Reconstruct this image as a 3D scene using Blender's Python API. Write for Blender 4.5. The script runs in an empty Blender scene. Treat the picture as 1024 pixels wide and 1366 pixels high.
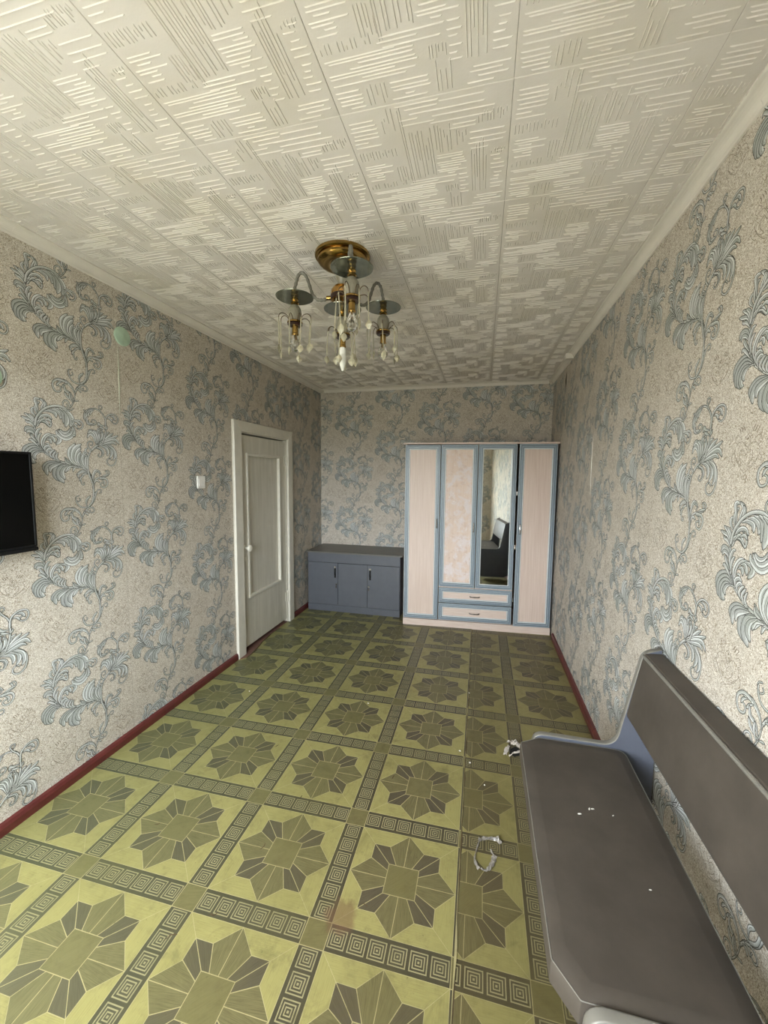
import bpy, math, random
import numpy as np
from mathutils import Matrix, Vector

sc = bpy.context.scene
col = sc.collection
rnd = random.Random(7)

# ------------------------------------------------------------ camera
cam = bpy.data.cameras.new('camera')
cam.sensor_fit = 'HORIZONTAL'
cam.sensor_width = 36.0
cam.lens = 536.69 / 1024.0 * 36.0
cam.clip_start = 0.02
camo = bpy.data.objects.new('camera', cam)
col.objects.link(camo)
yaw, pitch, roll = 0.2397, 0.0918, 0.0093
_f = Vector((-math.sin(yaw) * math.cos(pitch), math.cos(yaw) * math.cos(pitch), -math.sin(pitch)))
_r = Vector((math.cos(yaw), math.sin(yaw), 0))
_u = _r.cross(_f)
_r2 = _r * math.cos(roll) + _u * math.sin(roll)
_u2 = _u * math.cos(roll) - _r * math.sin(roll)
camo.matrix_world = Matrix(((_r2.x, _u2.x, -_f.x, 2.0432), (_r2.y, _u2.y, -_f.y, 0.0),
                            (_r2.z, _u2.z, -_f.z, 1.6235), (0, 0, 0, 1)))
sc.camera = camo

# ------------------------------------------------------------ daylight
W, D, H, YF = 2.776, 4.897, 2.705, -0.45          # room: x 0..W, y YF..D, z 0..H
WX0, WX1, WZ0, WZ1 = 0.12, 1.80, 0.72, 2.32        # window opening in the wall behind the camera
world = bpy.data.worlds.new('sky')
sc.world = world
world.use_nodes = True
wt = world.node_tree
bg = wt.nodes['Background']
_tc = wt.nodes.new('ShaderNodeTexCoord')
_sp = wt.nodes.new('ShaderNodeSeparateXYZ')
_mr = wt.nodes.new('ShaderNodeMapRange')
_mx = wt.nodes.new('ShaderNodeMix')
_mx.data_type = 'RGBA'
wt.links.new(_tc.outputs['Generated'], _sp.inputs[0])
wt.links.new(_sp.outputs[2], _mr.inputs[0])
_mr.inputs[1].default_value, _mr.inputs[2].default_value = -0.03, 0.06      # the horizon
wt.links.new(_mr.outputs[0], _mx.inputs[0])
_mx.inputs[6].default_value = (0.20, 0.20, 0.17, 1)                          # ground and greenery outside
_mx.inputs[7].default_value = (0.91, 0.95, 1.0, 1)                           # bright hazy sky
wt.links.new(_mx.outputs[2], bg.inputs[0])
bg.inputs[1].default_value = 8.0

sun = bpy.data.lights.new('sun', 'SUN')
sun.energy = 16.0
sun.color = (1.0, 0.94, 0.87)
sun.angle = 0.01
suno = bpy.data.objects.new('sun', sun)
col.objects.link(suno)
suno.location = (5, -6, 6)
suno.rotation_euler = Vector((-1.0, 0.93, -1.0)).to_track_quat('-Z', 'Y').to_euler()

portal = bpy.data.lights.new('window_daylight', 'AREA')
portal.shape = 'RECTANGLE'
portal.size, portal.size_y = WX1 - WX0, WZ1 - WZ0
portal.cycles.is_portal = True
po = bpy.data.objects.new('window_daylight', portal)
col.objects.link(po)
po.location = ((WX0 + WX1) / 2, YF - 0.25, (WZ0 + WZ1) / 2)
po.rotation_euler = Vector((0, 1, 0)).to_track_quat('-Z', 'Z').to_euler()

sc.view_settings.view_transform = 'Standard'
sc.view_settings.look = 'None'
sc.view_settings.gamma = 1.0
sc.view_settings.use_curve_mapping = False
sc.view_settings.exposure = 2.2
try:
    sc.cycles.use_denoising = True
    sc.cycles.max_bounces = 12
    sc.cycles.diffuse_bounces = 8
    sc.cycles.transparent_max_bounces = 24
    sc.cycles.caustics_reflective = False
    sc.cycles.caustics_refractive = False
    sc.cycles.sample_clamp_indirect = 8.0
except Exception:
    pass

# ------------------------------------------------------------ materials
class NT:
    def __init__(s, name):
        s.m = bpy.data.materials.new(name)
        s.m.use_nodes = True
        s.t = s.m.node_tree
        s.b = s.t.nodes['Principled BSDF']
        s.out = s.t.nodes['Material Output']
    def n(s, typ, **kw):
        nd = s.t.nodes.new(typ)
        for k, v in kw.items():
            setattr(nd, k, v)
        return nd
    def put(s, sock, v):
        if v is None:
            return
        if isinstance(v, bpy.types.NodeSocket):
            s.t.links.new(v, sock)
        elif isinstance(v, (tuple, list)) and len(v) == 3 and sock.type == 'RGBA':
            sock.default_value = (*v, 1)
        else:
            sock.default_value = v
    def coord(s, kind='Object'):
        return s.n('ShaderNodeTexCoord').outputs[kind]
    def mapping(s, v, scale=(1, 1, 1), loc=(0, 0, 0)):
        m = s.n('ShaderNodeMapping')
        s.put(m.inputs['Vector'], v)
        m.inputs['Scale'].default_value = scale
        m.inputs['Location'].default_value = loc
        return m.outputs[0]
    def noise(s, v, scale, detail=3, rough=0.55, dist=0.0):
        m = s.n('ShaderNodeTexNoise')
        s.put(m.inputs['Vector'], v)
        m.inputs['Scale'].default_value = scale
        m.inputs['Detail'].default_value = detail
        m.inputs['Roughness'].default_value = rough
        m.inputs['Distortion'].default_value = dist
        return m.outputs['Fac']
    def math(s, op, a, b=None, c=None):
        m = s.n('ShaderNodeMath', operation=op)
        s.put(m.inputs[0], a); s.put(m.inputs[1], b)
        if c is not None: s.put(m.inputs[2], c)
        return m.outputs[0]
    def ramp(s, v, a, b, lo=0.0, hi=1.0):
        m = s.n('ShaderNodeMapRange')
        m.clamp = True
        s.put(m.inputs[0], v)
        for i, q in enumerate((a, b, lo, hi)):
            m.inputs[i + 1].default_value = q
        return m.outputs[0]
    def mix(s, f, a, b, blend='MIX'):
        m = s.n('ShaderNodeMix', data_type='RGBA', blend_type=blend)
        s.put(m.inputs[0], f); s.put(m.inputs[6], a); s.put(m.inputs[7], b)
        return m.outputs[2]
    def bump(s, h, strength=0.3, dist=0.002):
        m = s.n('ShaderNodeBump')
        m.inputs['Strength'].default_value = strength
        m.inputs['Distance'].default_value = dist
        s.put(m.inputs['Height'], h)
        s.t.links.new(m.outputs[0], s.b.inputs['Normal'])
    def set(s, color=None, rough=None, metal=None, trans=None, ior=None, spec=None, coat=None):
        for k, v in (('Base Color', color), ('Roughness', rough), ('Metallic', metal),
                     ('Transmission Weight', trans), ('IOR', ior), ('Specular IOR Level', spec), ('Coat Weight', coat)):
            s.put(s.b.inputs[k], v)
        return s.m


def lin(r, g, b):                                    # sRGB 0-255 to linear
    f = lambda c: (c / 255 / 12.92) if c <= 10 else ((c / 255 + 0.055) / 1.055) ** 2.4
    return (f(r), f(g), f(b))


def simple(name, c, rough=0.5, metal=0.0, var=0.12, scale=30, bump=0.0, bscale=120, **kw):
    t = NT(name)
    v = t.coord()
    n = t.noise(v, scale, 4)
    d = tuple(x * (1 - var) for x in c); l = tuple(min(1, x * (1 + var)) for x in c)
    t.set(color=t.mix(t.ramp(n, 0.3, 0.7), d, l), rough=rough, metal=metal, **kw)
    if bump:
        t.bump(t.noise(v, bscale, 3), bump, 0.001)
    return t.m


def wallpaper_ground():
    t = NT('wallpaper ground')
    v = t.coord()
    warp = t.noise(v, 70, 2)
    a = t.noise(v, 85, 2, 0.5, 2.4)
    worm = t.math('ABSOLUTE', t.math('SUBTRACT', a, 0.5))
    w = t.ramp(worm, 0.02, 0.09)
    big = t.ramp(t.noise(v, 2.2, 3), 0.35, 0.7)
    base = t.mix(big, lin(170, 159, 144), lin(182, 172, 158))
    c = t.mix(w, lin(234, 229, 221), base)
    c = t.mix(t.math('MULTIPLY', t.ramp(a, 0.55, 0.66), 0.45), c, lin(132, 118, 98))
    fine = t.ramp(t.noise(v, 420, 2), 0.35, 0.65)
    c = t.mix(t.math('MULTIPLY', fine, 0.18), c, lin(150, 138, 122))
    t.set(color=c, rough=0.65, spec=0.25)
    t.bump(t.math('SUBTRACT', 1.0, t.math('ADD', w, t.math('MULTIPLY', warp, 0.25))), 0.55, 0.0012)
    return t.m


def motif_fill():
    t = NT('wallpaper scroll leaf print')
    uv = t.coord('UV')
    sx = t.n('ShaderNodeSeparateXYZ'); t.put(sx.inputs[0], uv)
    v = t.coord()
    # printed leaf: pale on one edge, blue grey on the other, greenish patches
    c = t.mix(t.ramp(sx.outputs[1], 0.05, 0.95), lin(154, 157, 156), lin(229, 231, 231))
    c = t.mix(t.math('MULTIPLY', t.ramp(t.noise(v, 9, 2), 0.4, 0.7), 0.5), c, lin(160, 167, 156))
    c = t.mix(t.math('MULTIPLY', t.ramp(t.noise(v, 260, 2), 0.4, 0.6), 0.25), c, lin(120, 124, 122))
    t.set(color=c, rough=0.6, spec=0.3)
    t.bump(t.noise(v, 300, 2), 0.2, 0.0006)
    return t.m


def grain_mat(name, base, dark, amount=0.5, rough=0.4, dirt=0.35, lightline=None):
    t = NT(name)
    uv = t.coord('UV')
    g = t.noise(t.mapping(uv, (14, 420, 1)), 1.0, 3, 0.6)
    v = t.coord()
    c = t.mix(t.math('MULTIPLY', t.ramp(g, 0.42, 0.68), amount), base, dark)
    # trodden in dirt and grease, independent of the print
    d1 = t.ramp(t.noise(v, 2.6, 5, 0.65), 0.46, 0.72)
    d2 = t.ramp(t.noise(v, 17, 5, 0.7), 0.5, 0.75)
    c = t.mix(t.math('MULTIPLY', d1, dirt), c, lin(96, 90, 50))
    c = t.mix(t.math('MULTIPLY', d2, dirt * 0.9), c, lin(84, 74, 46))
    d3 = t.ramp(t.noise(t.mapping(v, (1, 1, 1), (3, 1, 0)), 60, 4, 0.75), 0.66, 0.74)
    d4 = t.ramp(t.noise(t.mapping(v, (1, 1, 1), (9, 4, 0)), 6.5, 6, 0.75, 0.8), 0.55, 0.68)
    c = t.mix(t.math('MULTIPLY', d4, 0.34), c, lin(78, 72, 44))
    c = t.mix(t.math('MULTIPLY', d3, 0.55), c, lin(58, 50, 34))
    # one brown spill near the window end
    wob = t.n('ShaderNodeVectorMath', operation='DISTANCE')
    t.put(wob.inputs[0], v); wob.inputs[1].default_value = (1.582, 1.262, 0.006)
    sd = t.math('ADD', wob.outputs['Value'], t.math('MULTIPLY', t.noise(v, 22, 3), 0.09))
    c = t.mix(t.ramp(sd, 0.085, 0.115, 0.6, 0.0), c, lin(104, 78, 58))
    # fine dark scuffs
    sc_ = t.ramp(t.noise(t.mapping(v, (1, 2.2, 1), (7, 3, 0)), 11, 5, 0.8, 2.0), 0.69, 0.71)
    c = t.mix(t.math('MULTIPLY', sc_, 0.6), c, lin(52, 44, 30))
    # yellowish towards the right hand wall, greener to the left of the room
    sx = t.n('ShaderNodeSeparateXYZ'); t.put(sx.inputs[0], v)
    c = t.mix(t.ramp(sx.outputs[0], 0.2, 1.6, 0.14, 0.0), c, lin(112, 140, 96))
    c = t.mix(t.ramp(sx.outputs[0], 1.995, 2.02, 0.0, 0.32), c, lin(84, 72, 40))  # narrow strip browner: trodden dirt plus bench shade mixed into the colour
    r = t.math('ADD', rough, t.math('MULTIPLY', d2, 0.15))
    t.set(color=c, rough=r, spec=0.45)
    t.bump(t.math('ADD', g, t.math('MULTIPLY', t.noise(v, 30, 2), 2.0)), 0.12, 0.001)
    return t.m


def ceiling_mat():
    t = NT('white polystyrene ceiling tile')
    v = t.coord(); o = t.n('ShaderNodeObjectInfo').outputs['Random']
    g = t.n('ShaderNodeNewGeometry').outputs['Position']
    c = t.mix(t.math('MULTIPLY', o, 0.35), lin(217, 212, 207), lin(210, 204, 197))
    c = t.mix(t.math('MULTIPLY', t.ramp(t.noise(g, 3.0, 4), 0.45, 0.7), 0.35), c, lin(200, 192, 172))
    sp = t.ramp(t.noise(g, 26, 5, 0.8), 0.71, 0.76)
    c = t.mix(t.math('MULTIPLY', sp, 0.75), c, lin(112, 102, 84))
    t.set(color=c, rough=0.6, spec=0.3)
    t.bump(t.noise(v, 160, 3), 0.25, 0.001)
    return t.m


def wood_light(name, a, b, horizontal=False):
    t = NT(name)
    v = t.coord()
    s = (6, 6, 130) if horizontal else (130, 130, 3)
    g = t.noise(t.mapping(v, s), 1.0, 4, 0.6)
    c = t.mix(t.ramp(g, 0.3, 0.72), a, b)
    t.set(color=c, rough=0.45)
    return t.m


def glue_panel_mat():
    t = NT('bare board with old mirror glue')
    v = t.coord()
    g = t.noise(t.mapping(v, (130, 130, 3)), 1.0, 3)
    c = t.mix(t.ramp(g, 0.3, 0.7), lin(214, 190, 175), lin(224, 204, 192))
    n1 = t.ramp(t.noise(v, 9, 6, 0.7, 0.6), 0.46, 0.58)
    c = t.mix(t.math('MULTIPLY', n1, 0.75), c, lin(224, 214, 216))
    n2 = t.ramp(t.noise(t.mapping(v, (1, 1, 1), (5, 2, 1)), 14, 6, 0.75), 0.54, 0.64)
    c = t.mix(t.math('MULTIPLY', n2, 0.6), c, lin(198, 168, 152))
    n3 = t.ramp(t.noise(t.mapping(v, (1, 1, 0.6), (1, 7, 4)), 45, 4, 0.7), 0.62, 0.68)
    c = t.mix(t.math('MULTIPLY', n3, 0.7), c, lin(240, 236, 236))
    t.set(color=c, rough=0.5)
    t.bump(n1, 0.3, 0.001)
    return t.m


def vinyl_mat():
    t = NT('grey brown vinyl')
    v = t.coord()
    n = t.ramp(t.noise(v, 7, 4, 0.6), 0.35, 0.7)
    c = t.mix(n, lin(70, 64, 58), lin(82, 75, 68))
    s = t.ramp(t.noise(v, 300, 2), 0.4, 0.6)
    c = t.mix(t.math('MULTIPLY', s, 0.15), c, lin(70, 66, 62))
    t.set(color=c, rough=0.5, spec=0.25)
    t.bump(t.noise(v, 520, 2), 0.15, 0.0006)
    return t.m


def glass_mat(name, c, rough=0.03, trans=1.0):
    t = NT(name)
    n = t.noise(t.coord(), 40, 2)
    t.set(color=t.mix(t.ramp(n, 0.3, 0.7), tuple(x * 0.93 for x in c), c), rough=rough, trans=trans, ior=1.45)
    return t.m


def pane_mat():
    t = NT('window pane glass')
    tr = t.n('ShaderNodeBsdfTransparent'); gl = t.n('ShaderNodeBsdfGlossy')
    n = t.noise(t.coord(), 6, 2)
    t.put(tr.inputs[0], t.mix(n, (0.97, 0.98, 0.97), (0.93, 0.95, 0.94)))
    gl.inputs['Roughness'].default_value = 0.02
    mx = t.n('ShaderNodeMixShader')
    mx.inputs[0].default_value = 0.06; t.t.links.new(tr.outputs[0], mx.inputs[1]); t.t.links.new(gl.outputs[0], mx.inputs[2])
    t.t.links.new(mx.outputs[0], t.out.inputs[0])
    return t.m


def brushed_white():
    t = NT('old white door paint')
    v = t.coord()
    n = t.noise(t.mapping(v, (30, 30, 2.2)), 1.0, 4, 0.6)
    c = t.mix(t.ramp(n, 0.35, 0.7), lin(196, 192, 180), lin(214, 210, 199))
    d = t.ramp(t.noise(v, 5, 5, 0.7), 0.55, 0.75)
    c = t.mix(t.math('MULTIPLY', d, 0.3), c, lin(172, 166, 148))
    t.set(color=c, rough=0.35)
    t.bump(n, 0.12, 0.001)
    return t.m


M = {}
M['ground'] = wallpaper_ground()
M['fill'] = motif_fill()
M['outline'] = simple('wallpaper scroll outline print', lin(56, 55, 50), 0.6, var=0.2, scale=60)
M['hilite'] = simple('wallpaper leaf highlight print', lin(214, 219, 220), 0.6, var=0.1)
M['engrave'] = simple('wallpaper engraved heart line', lin(122, 110, 94), 0.6, var=0.1)
M['plaster'] = simple('wall plaster', lin(120, 112, 98), 0.9, bump=0.2)
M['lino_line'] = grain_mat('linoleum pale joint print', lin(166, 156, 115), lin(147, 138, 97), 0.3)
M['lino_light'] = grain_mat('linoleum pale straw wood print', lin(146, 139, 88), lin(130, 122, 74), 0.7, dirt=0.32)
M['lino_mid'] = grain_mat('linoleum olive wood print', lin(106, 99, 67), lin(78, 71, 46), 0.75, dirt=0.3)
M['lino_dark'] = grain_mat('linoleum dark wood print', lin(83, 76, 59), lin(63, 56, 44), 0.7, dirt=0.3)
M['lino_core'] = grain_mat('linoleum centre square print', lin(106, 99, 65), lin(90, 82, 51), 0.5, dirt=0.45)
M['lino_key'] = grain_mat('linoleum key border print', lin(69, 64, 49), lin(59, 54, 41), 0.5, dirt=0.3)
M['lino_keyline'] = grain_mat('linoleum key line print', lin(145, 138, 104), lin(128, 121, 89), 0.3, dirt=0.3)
M['lino_edge'] = simple('torn linoleum edge', lin(84, 70, 48), 0.8, var=0.3)
M['lino_back'] = simple('grey felt linoleum underside', lin(176, 168, 160), 0.9, var=0.2)
M['ceiling'] = ceiling_mat()
M['foam'] = simple('white foam cornice', lin(218, 213, 205), 0.55, var=0.05, scale=8)
M['redpaint'] = simple('dark red floor paint', lin(92, 40, 38), 0.4, var=0.15, scale=14, bump=0.1)
M['board'] = simple('worn reddish brown threshold paint', lin(112, 82, 72), 0.5, var=0.2, scale=22)
M['doorpaint'] = brushed_white()
M['casing'] = simple('white casing paint', lin(214, 210, 199), 0.3, var=0.05, scale=12)
M['hinge'] = simple('painted over steel hinge', lin(204, 200, 188), 0.35, var=0.08)
M['dark'] = simple('unlit void black', lin(20, 18, 16), 0.9)
M['blue'] = simple('slate blue door foil', lin(148, 160, 171), 0.35, var=0.06, scale=50)
M['blue_light'] = simple('pale blue bead foil', lin(192, 202, 209), 0.35, var=0.05)
M['blue_dark'] = simple('dark blue grey groove foil', lin(98, 111, 123), 0.4, var=0.06)
M['blue_white'] = simple('whitish inner bead foil', lin(208, 212, 214), 0.35, var=0.04)
M['birch'] = wood_light('pinkish bleached oak laminate', lin(206, 184, 172), lin(222, 204, 194))
M['birch_h'] = wood_light('pinkish bleached oak laminate, lengthwise', lin(206, 184, 172), lin(224, 208, 200), True)
M['glue'] = glue_panel_mat()
M['mirror'] = simple('mirror silver', (0.82, 0.86, 0.84), 0.02, metal=1.0, var=0.01)
M['chrome'] = simple('satin chrome', (0.7, 0.7, 0.7), 0.22, metal=1.0, var=0.04)
M['bronze'] = simple('dark bronze handle metal', (0.12, 0.10, 0.09), 0.3, metal=1.0, var=0.1)
M['grey_lam'] = simple('blue grey laminate', lin(86, 89, 97), 0.45, var=0.06, scale=12)
M['grey_top'] = simple('warm dark grey worktop laminate', lin(96, 93, 88), 0.4, var=0.06, scale=12)
M['black'] = simple('black plastic', lin(16, 16, 17), 0.45, spec=0.25)
M['screen'] = simple('black screen glass', (0.002, 0.002, 0.002), 0.12, var=0.02, spec=0.15)
M['vinyl'] = vinyl_mat()
M['bench_panel'] = simple('slate blue bench side panel', lin(88, 92, 104), 0.4, var=0.06, scale=12)
M['bench_trim'] = simple('grey plastic edge trim', lin(120, 117, 110), 0.35, var=0.05)
M['brass'] = simple('polished brass', (0.40, 0.255, 0.08), 0.16, metal=1.0, var=0.1, scale=10)
M['brass_d'] = simple('tarnished brass', (0.42, 0.28, 0.10), 0.25, metal=1.0, var=0.25, scale=40)
M['maroon'] = simple('dark maroon insulating ring', lin(44, 20, 14), 0.3)
M['wire'] = simple('thin bronze wire', (0.16, 0.12, 0.08), 0.35, metal=1.0)
M['disc'] = simple('smoky green mirrored glass', (0.20, 0.21, 0.165), 0.08, metal=0.75, var=0.2, scale=30)
M['pineapple'] = glass_mat('frosted diamond cut glass', (0.27, 0.25, 0.195), 0.3, 0.12)
M['arm'] = glass_mat('twisted smoke grey glass rod', (0.20, 0.19, 0.16), 0.25, 0.1)
M['hubbrass'] = simple('orange lacquered brass', (0.62, 0.36, 0.12), 0.18, metal=1.0, var=0.12, scale=20)
M['crystal'] = glass_mat('yellowed crystal glass', (0.86, 0.80, 0.60), 0.15, 0.55)
M['bulb'] = glass_mat('clear bulb glass', (0.95, 0.95, 0.93), 0.0)
M['milk'] = simple('white candle bulb plastic', lin(236, 236, 232), 0.3, var=0.02)
M['switch'] = simple('white switch plastic', lin(226, 224, 220), 0.3, var=0.03)
M['seampaste'] = simple('pale grey green filler', lin(170, 172, 158), 0.7, var=0.1)
M['mint'] = simple('mint green painted cover', lin(172, 196, 176), 0.45, var=0.08)
M['chip'] = simple('white plaster chip', lin(228, 226, 220), 0.8)
M['tape'] = simple('crumpled milky plastic tape', lin(150, 144, 137), 0.25, var=0.3, scale=60, trans=0.35)
M['pvc'] = simple('white window frame plastic', lin(228, 228, 226), 0.35, var=0.03)
M['pane'] = pane_mat()

# ------------------------------------------------------------ mesh helpers
class MB:
    def __init__(s):
        s.v, s.f, s.m, s.uv = [], [], [], []
    def poly(s, pts, mi=0, uv=None):
        b = len(s.v)
        s.v += [tuple(p) for p in pts]
        s.f.append(tuple(range(b, b + len(pts))))
        s.m.append(mi)
        s.uv.append(uv or [(0, 0)] * len(pts))
    def grid(s, rows, mi=0, close_u=False, close_v=False, flip=False):
        b = len(s.v); nr, nc = len(rows), len(rows[0])
        for r in rows: s.v += [tuple(p) for p in r]
        for i in range(nr if close_v else nr - 1):
            for j in range(nc if close_u else nc - 1):
                a = b + i * nc + j; c = b + i * nc + (j + 1) % nc
                d = b + ((i + 1) % nr) * nc + (j + 1) % nc; e = b + ((i + 1) % nr) * nc + j
                s.f.append((a, e, d, c) if flip else (a, c, d, e)); s.m.append(mi); s.uv.append([(0, 0)] * 4)
    def box(s, x0, x1, y0, y1, z0, z1, mi=0):
        p = [(x0, y0, z0), (x1, y0, z0), (x1, y1, z0), (x0, y1, z0), (x0, y0, z1), (x1, y0, z1), (x1, y1, z1), (x0, y1, z1)]
        b = len(s.v); s.v += p
        for q in ((0, 3, 2, 1), (4, 5, 6, 7), (0, 1, 5, 4), (1, 2, 6, 5), (2, 3, 7, 6), (3, 0, 4, 7)):
            s.f.append(tuple(b + i for i in q)); s.m.append(mi); s.uv.append([(0, 0)] * 4)
    def prism(s, prof, a0, a1, axis='y', mi=0):
        # prof: 2-D outline, extruded along the axis from a0 to a1
        def P(q, a):
            return {'y': (q[0], a, q[1]), 'x': (a, q[0], q[1]), 'z': (q[0], q[1], a)}[axis]
        b = len(s.v); n = len(prof)
        s.v += [P(q, a0) for q in prof] + [P(q, a1) for q in prof]
        fs = [tuple(b + i for i in range(n)), tuple(b + n + i for i in reversed(range(n)))]
        fs += [(b + i, b + n + i, b + n + (i + 1) % n, b + (i + 1) % n) for i in range(n)]
        for f in fs:
            s.f.append(f); s.m.append(mi); s.uv.append([(0, 0)] * len(f))
    def tube(s, pts, r, n=8, mi=0, caps=True):
        pts = [Vector(p) for p in pts]
        rows = []; up = Vector((0, 0, 1)); N = None
        for i, p in enumerate(pts):
            d = (pts[min(i + 1, len(pts) - 1)] - pts[max(i - 1, 0)]).normalized()
            if N is None:
                N = d.cross(up)
                if N.length < 1e-3: N = d.cross(Vector((1, 0, 0)))
            N = (N - d * N.dot(d)).normalized(); B = d.cross(N)
            rr = r[i] if isinstance(r, (list, tuple)) else r
            rows.append([p + (N * math.cos(2 * math.pi * k / n) + B * math.sin(2 * math.pi * k / n)) * rr for k in range(n)])
        s.grid(rows, mi, close_u=True)
        if caps:
            s.poly(rows[0][::-1], mi); s.poly(rows[-1], mi)
    def lathe(s, prof, c=(0, 0, 0), n=24, mi=0, axis='z'):
        rows = []
        for r, h in prof:
            row = []
            for k in range(n):
                a = 2 * math.pi * k / n
                q = (r * math.cos(a), r * math.sin(a), h)
                if axis == 'x': q = (h, q[0], q[1])
                if axis == 'y': q = (q[1], h, q[0])
                row.append((c[0] + q[0], c[1] + q[1], c[2] + q[2]))
            rows.append(row)
        s.grid(rows, mi, close_u=True)
    def build(s, name, mats, parent=None, loc=(0, 0, 0), smooth=False, bevel=0.0, uvs=False):
        me = bpy.data.meshes.new(name)
        me.from_pydata(s.v, [], s.f)
        if not isinstance(mats, (list, tuple)): mats = [mats]
        for m in mats: me.materials.append(m)
        me.polygons.foreach_set('material_index', s.m)
        if uvs:
            l = me.uv_layers.new(name='UVMap')
            l.data.foreach_set('uv', [c for f in s.uv for q in f for c in q])
        if smooth:
            me.polygons.foreach_set('use_smooth', [True] * len(s.f))
        me.update()
        o = bpy.data.objects.new(name, me)
        col.objects.link(o)
        o.location = loc
        if parent: o.parent = parent
        if smooth == 'auto':
            me.set_sharp_from_angle(angle=math.radians(35))
        if bevel:
            b = o.modifiers.new('bevel', 'BEVEL'); b.width = bevel; b.segments = 2; b.limit_method = 'ANGLE'; b.angle_limit = math.radians(40)
        return o


def thing(name, label, cat, loc=(0, 0, 0), rz=0.0, group=None):
    o = bpy.data.objects.new(name, None)
    o.empty_display_size = 0.05
    col.objects.link(o)
    o.location = loc; o.rotation_euler = (0, 0, rz)
    o['label'] = label; o['category'] = cat
    if group: o['group'] = group
    return o


def tag(o, label=None, cat=None, group=None, kind=None):
    for k, v in (('label', label), ('category', cat), ('group', group), ('kind', kind)):
        if v: o[k] = v
    return o


def spline(p, n=6):
    p = [Vector(q) for q in p]
    P = [2 * p[0] - p[1]] + p + [2 * p[-1] - p[-2]]
    o = []
    for i in range(1, len(P) - 2):
        a, b, c, d = P[i - 1:i + 3]
        for k in range(n):
            t = k / n
            o.append(0.5 * ((2 * b) + (c - a) * t + (2 * a - 5 * b + 4 * c - d) * t * t + (3 * b - a - 3 * c + d) * t ** 3))
    o.append(p[-1])
    return o


def clip(poly, nx, ny, c):                          # keep nx*x + ny*y <= c (convex 2-D polygon)
    out = []
    for i in range(len(poly)):
        a, b = poly[i], poly[(i + 1) % len(poly)]
        da, db = nx * a[0] + ny * a[1] - c, nx * b[0] + ny * b[1] - c
        if da <= 0: out.append(a)
        if (da < 0 < db) or (db < 0 < da):
            t = da / (da - db)
            out.append(tuple(a[k] + (b[k] - a[k]) * t for k in range(len(a))))
    return out

# ------------------------------------------------------------ the shell of the room
mb = MB(); mb.box(-0.3, W + 0.3, YF - 0.3, D + 0.3, -0.2, 0.0)
floor = tag(mb.build('floor', M['board']), 'old floor covered with two sheets of green parquet print linoleum', 'floor', kind='structure')
mb = MB(); mb.box(-0.3, W + 0.3, YF - 0.3, D + 0.3, H, H + 0.2)
ceiling = tag(mb.build('ceiling', M['plaster']), 'ceiling lined with embossed white foam tiles', 'ceiling', kind='structure')
DY0, DY1, DZ = 3.085, 3.955, 1.995                  # door opening in the left wall
mb = MB()
for y0, y1, z0, z1 in ((YF - 0.3, DY0, 0, H), (DY1, D + 0.3, 0, H), (DY0, DY1, DZ, H)):
    mb.box(-0.15, 0, y0, y1, z0, z1)
wall_left = tag(mb.build('wall_left', M['plaster']), 'left wall with scroll wallpaper around the white door', 'wall', kind='structure')
mb = MB(); mb.box(W, W + 0.15, YF - 0.3, D + 0.3, 0, H)
wall_right = tag(mb.build('wall_right', M['plaster']), 'long right wall with scroll wallpaper behind the grey bench', 'wall', kind='structure')
mb = MB(); mb.box(0, W, D, D + 0.15, 0, H)
wall_back = tag(mb.build('wall_back', M['plaster']), 'far end wall with scroll wallpaper behind the wardrobe', 'wall', kind='structure')
mb = MB()
for x0, x1, z0, z1 in ((0, WX0, 0, H), (WX1, W, 0, H), (WX0, WX1, 0, WZ0), (WX0, WX1, WZ1, H)):
    mb.box(x0, x1, YF - 0.2, YF, z0, z1)
wall_front = tag(mb.build('wall_front', M['plaster']), 'window wall behind the camera with scroll wallpaper', 'wall', kind='structure')

# window behind the camera
win = thing('window_1', 'wide white framed window behind the camera lighting the room', 'window', ((WX0 + WX1) / 2, YF - 0.1, WZ0))
win['kind'] = 'structure'
hw, hz = (WX1 - WX0) / 2, WZ1 - WZ0
mb = MB()
for x0, x1, z0, z1 in ((-hw, -hw + .06, 0, hz), (hw - .06, hw, 0, hz), (-hw + .06, hw - .06, 0, .06), (-hw + .06, hw - .06, hz - .06, hz), (-.04, .04, .06, hz - .06)):
    mb.box(x0, x1, -.035, .035, z0, z1)
mb.build('window_frame', M['pvc'], win, bevel=.004)
for x0, x1 in ((-hw + .06, -.04), (.04, hw - .06)):
    mb = MB(); mb.box(x0, x1, -.004, .004, .06, hz - .06); mb.build('pane', M['pane'], win)
mb = MB(); mb.box(-hw - .06, hw + .06, .1, .22, -.035, -.002); mb.build('window_sill', M['pvc'], win, bevel=.006)

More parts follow.
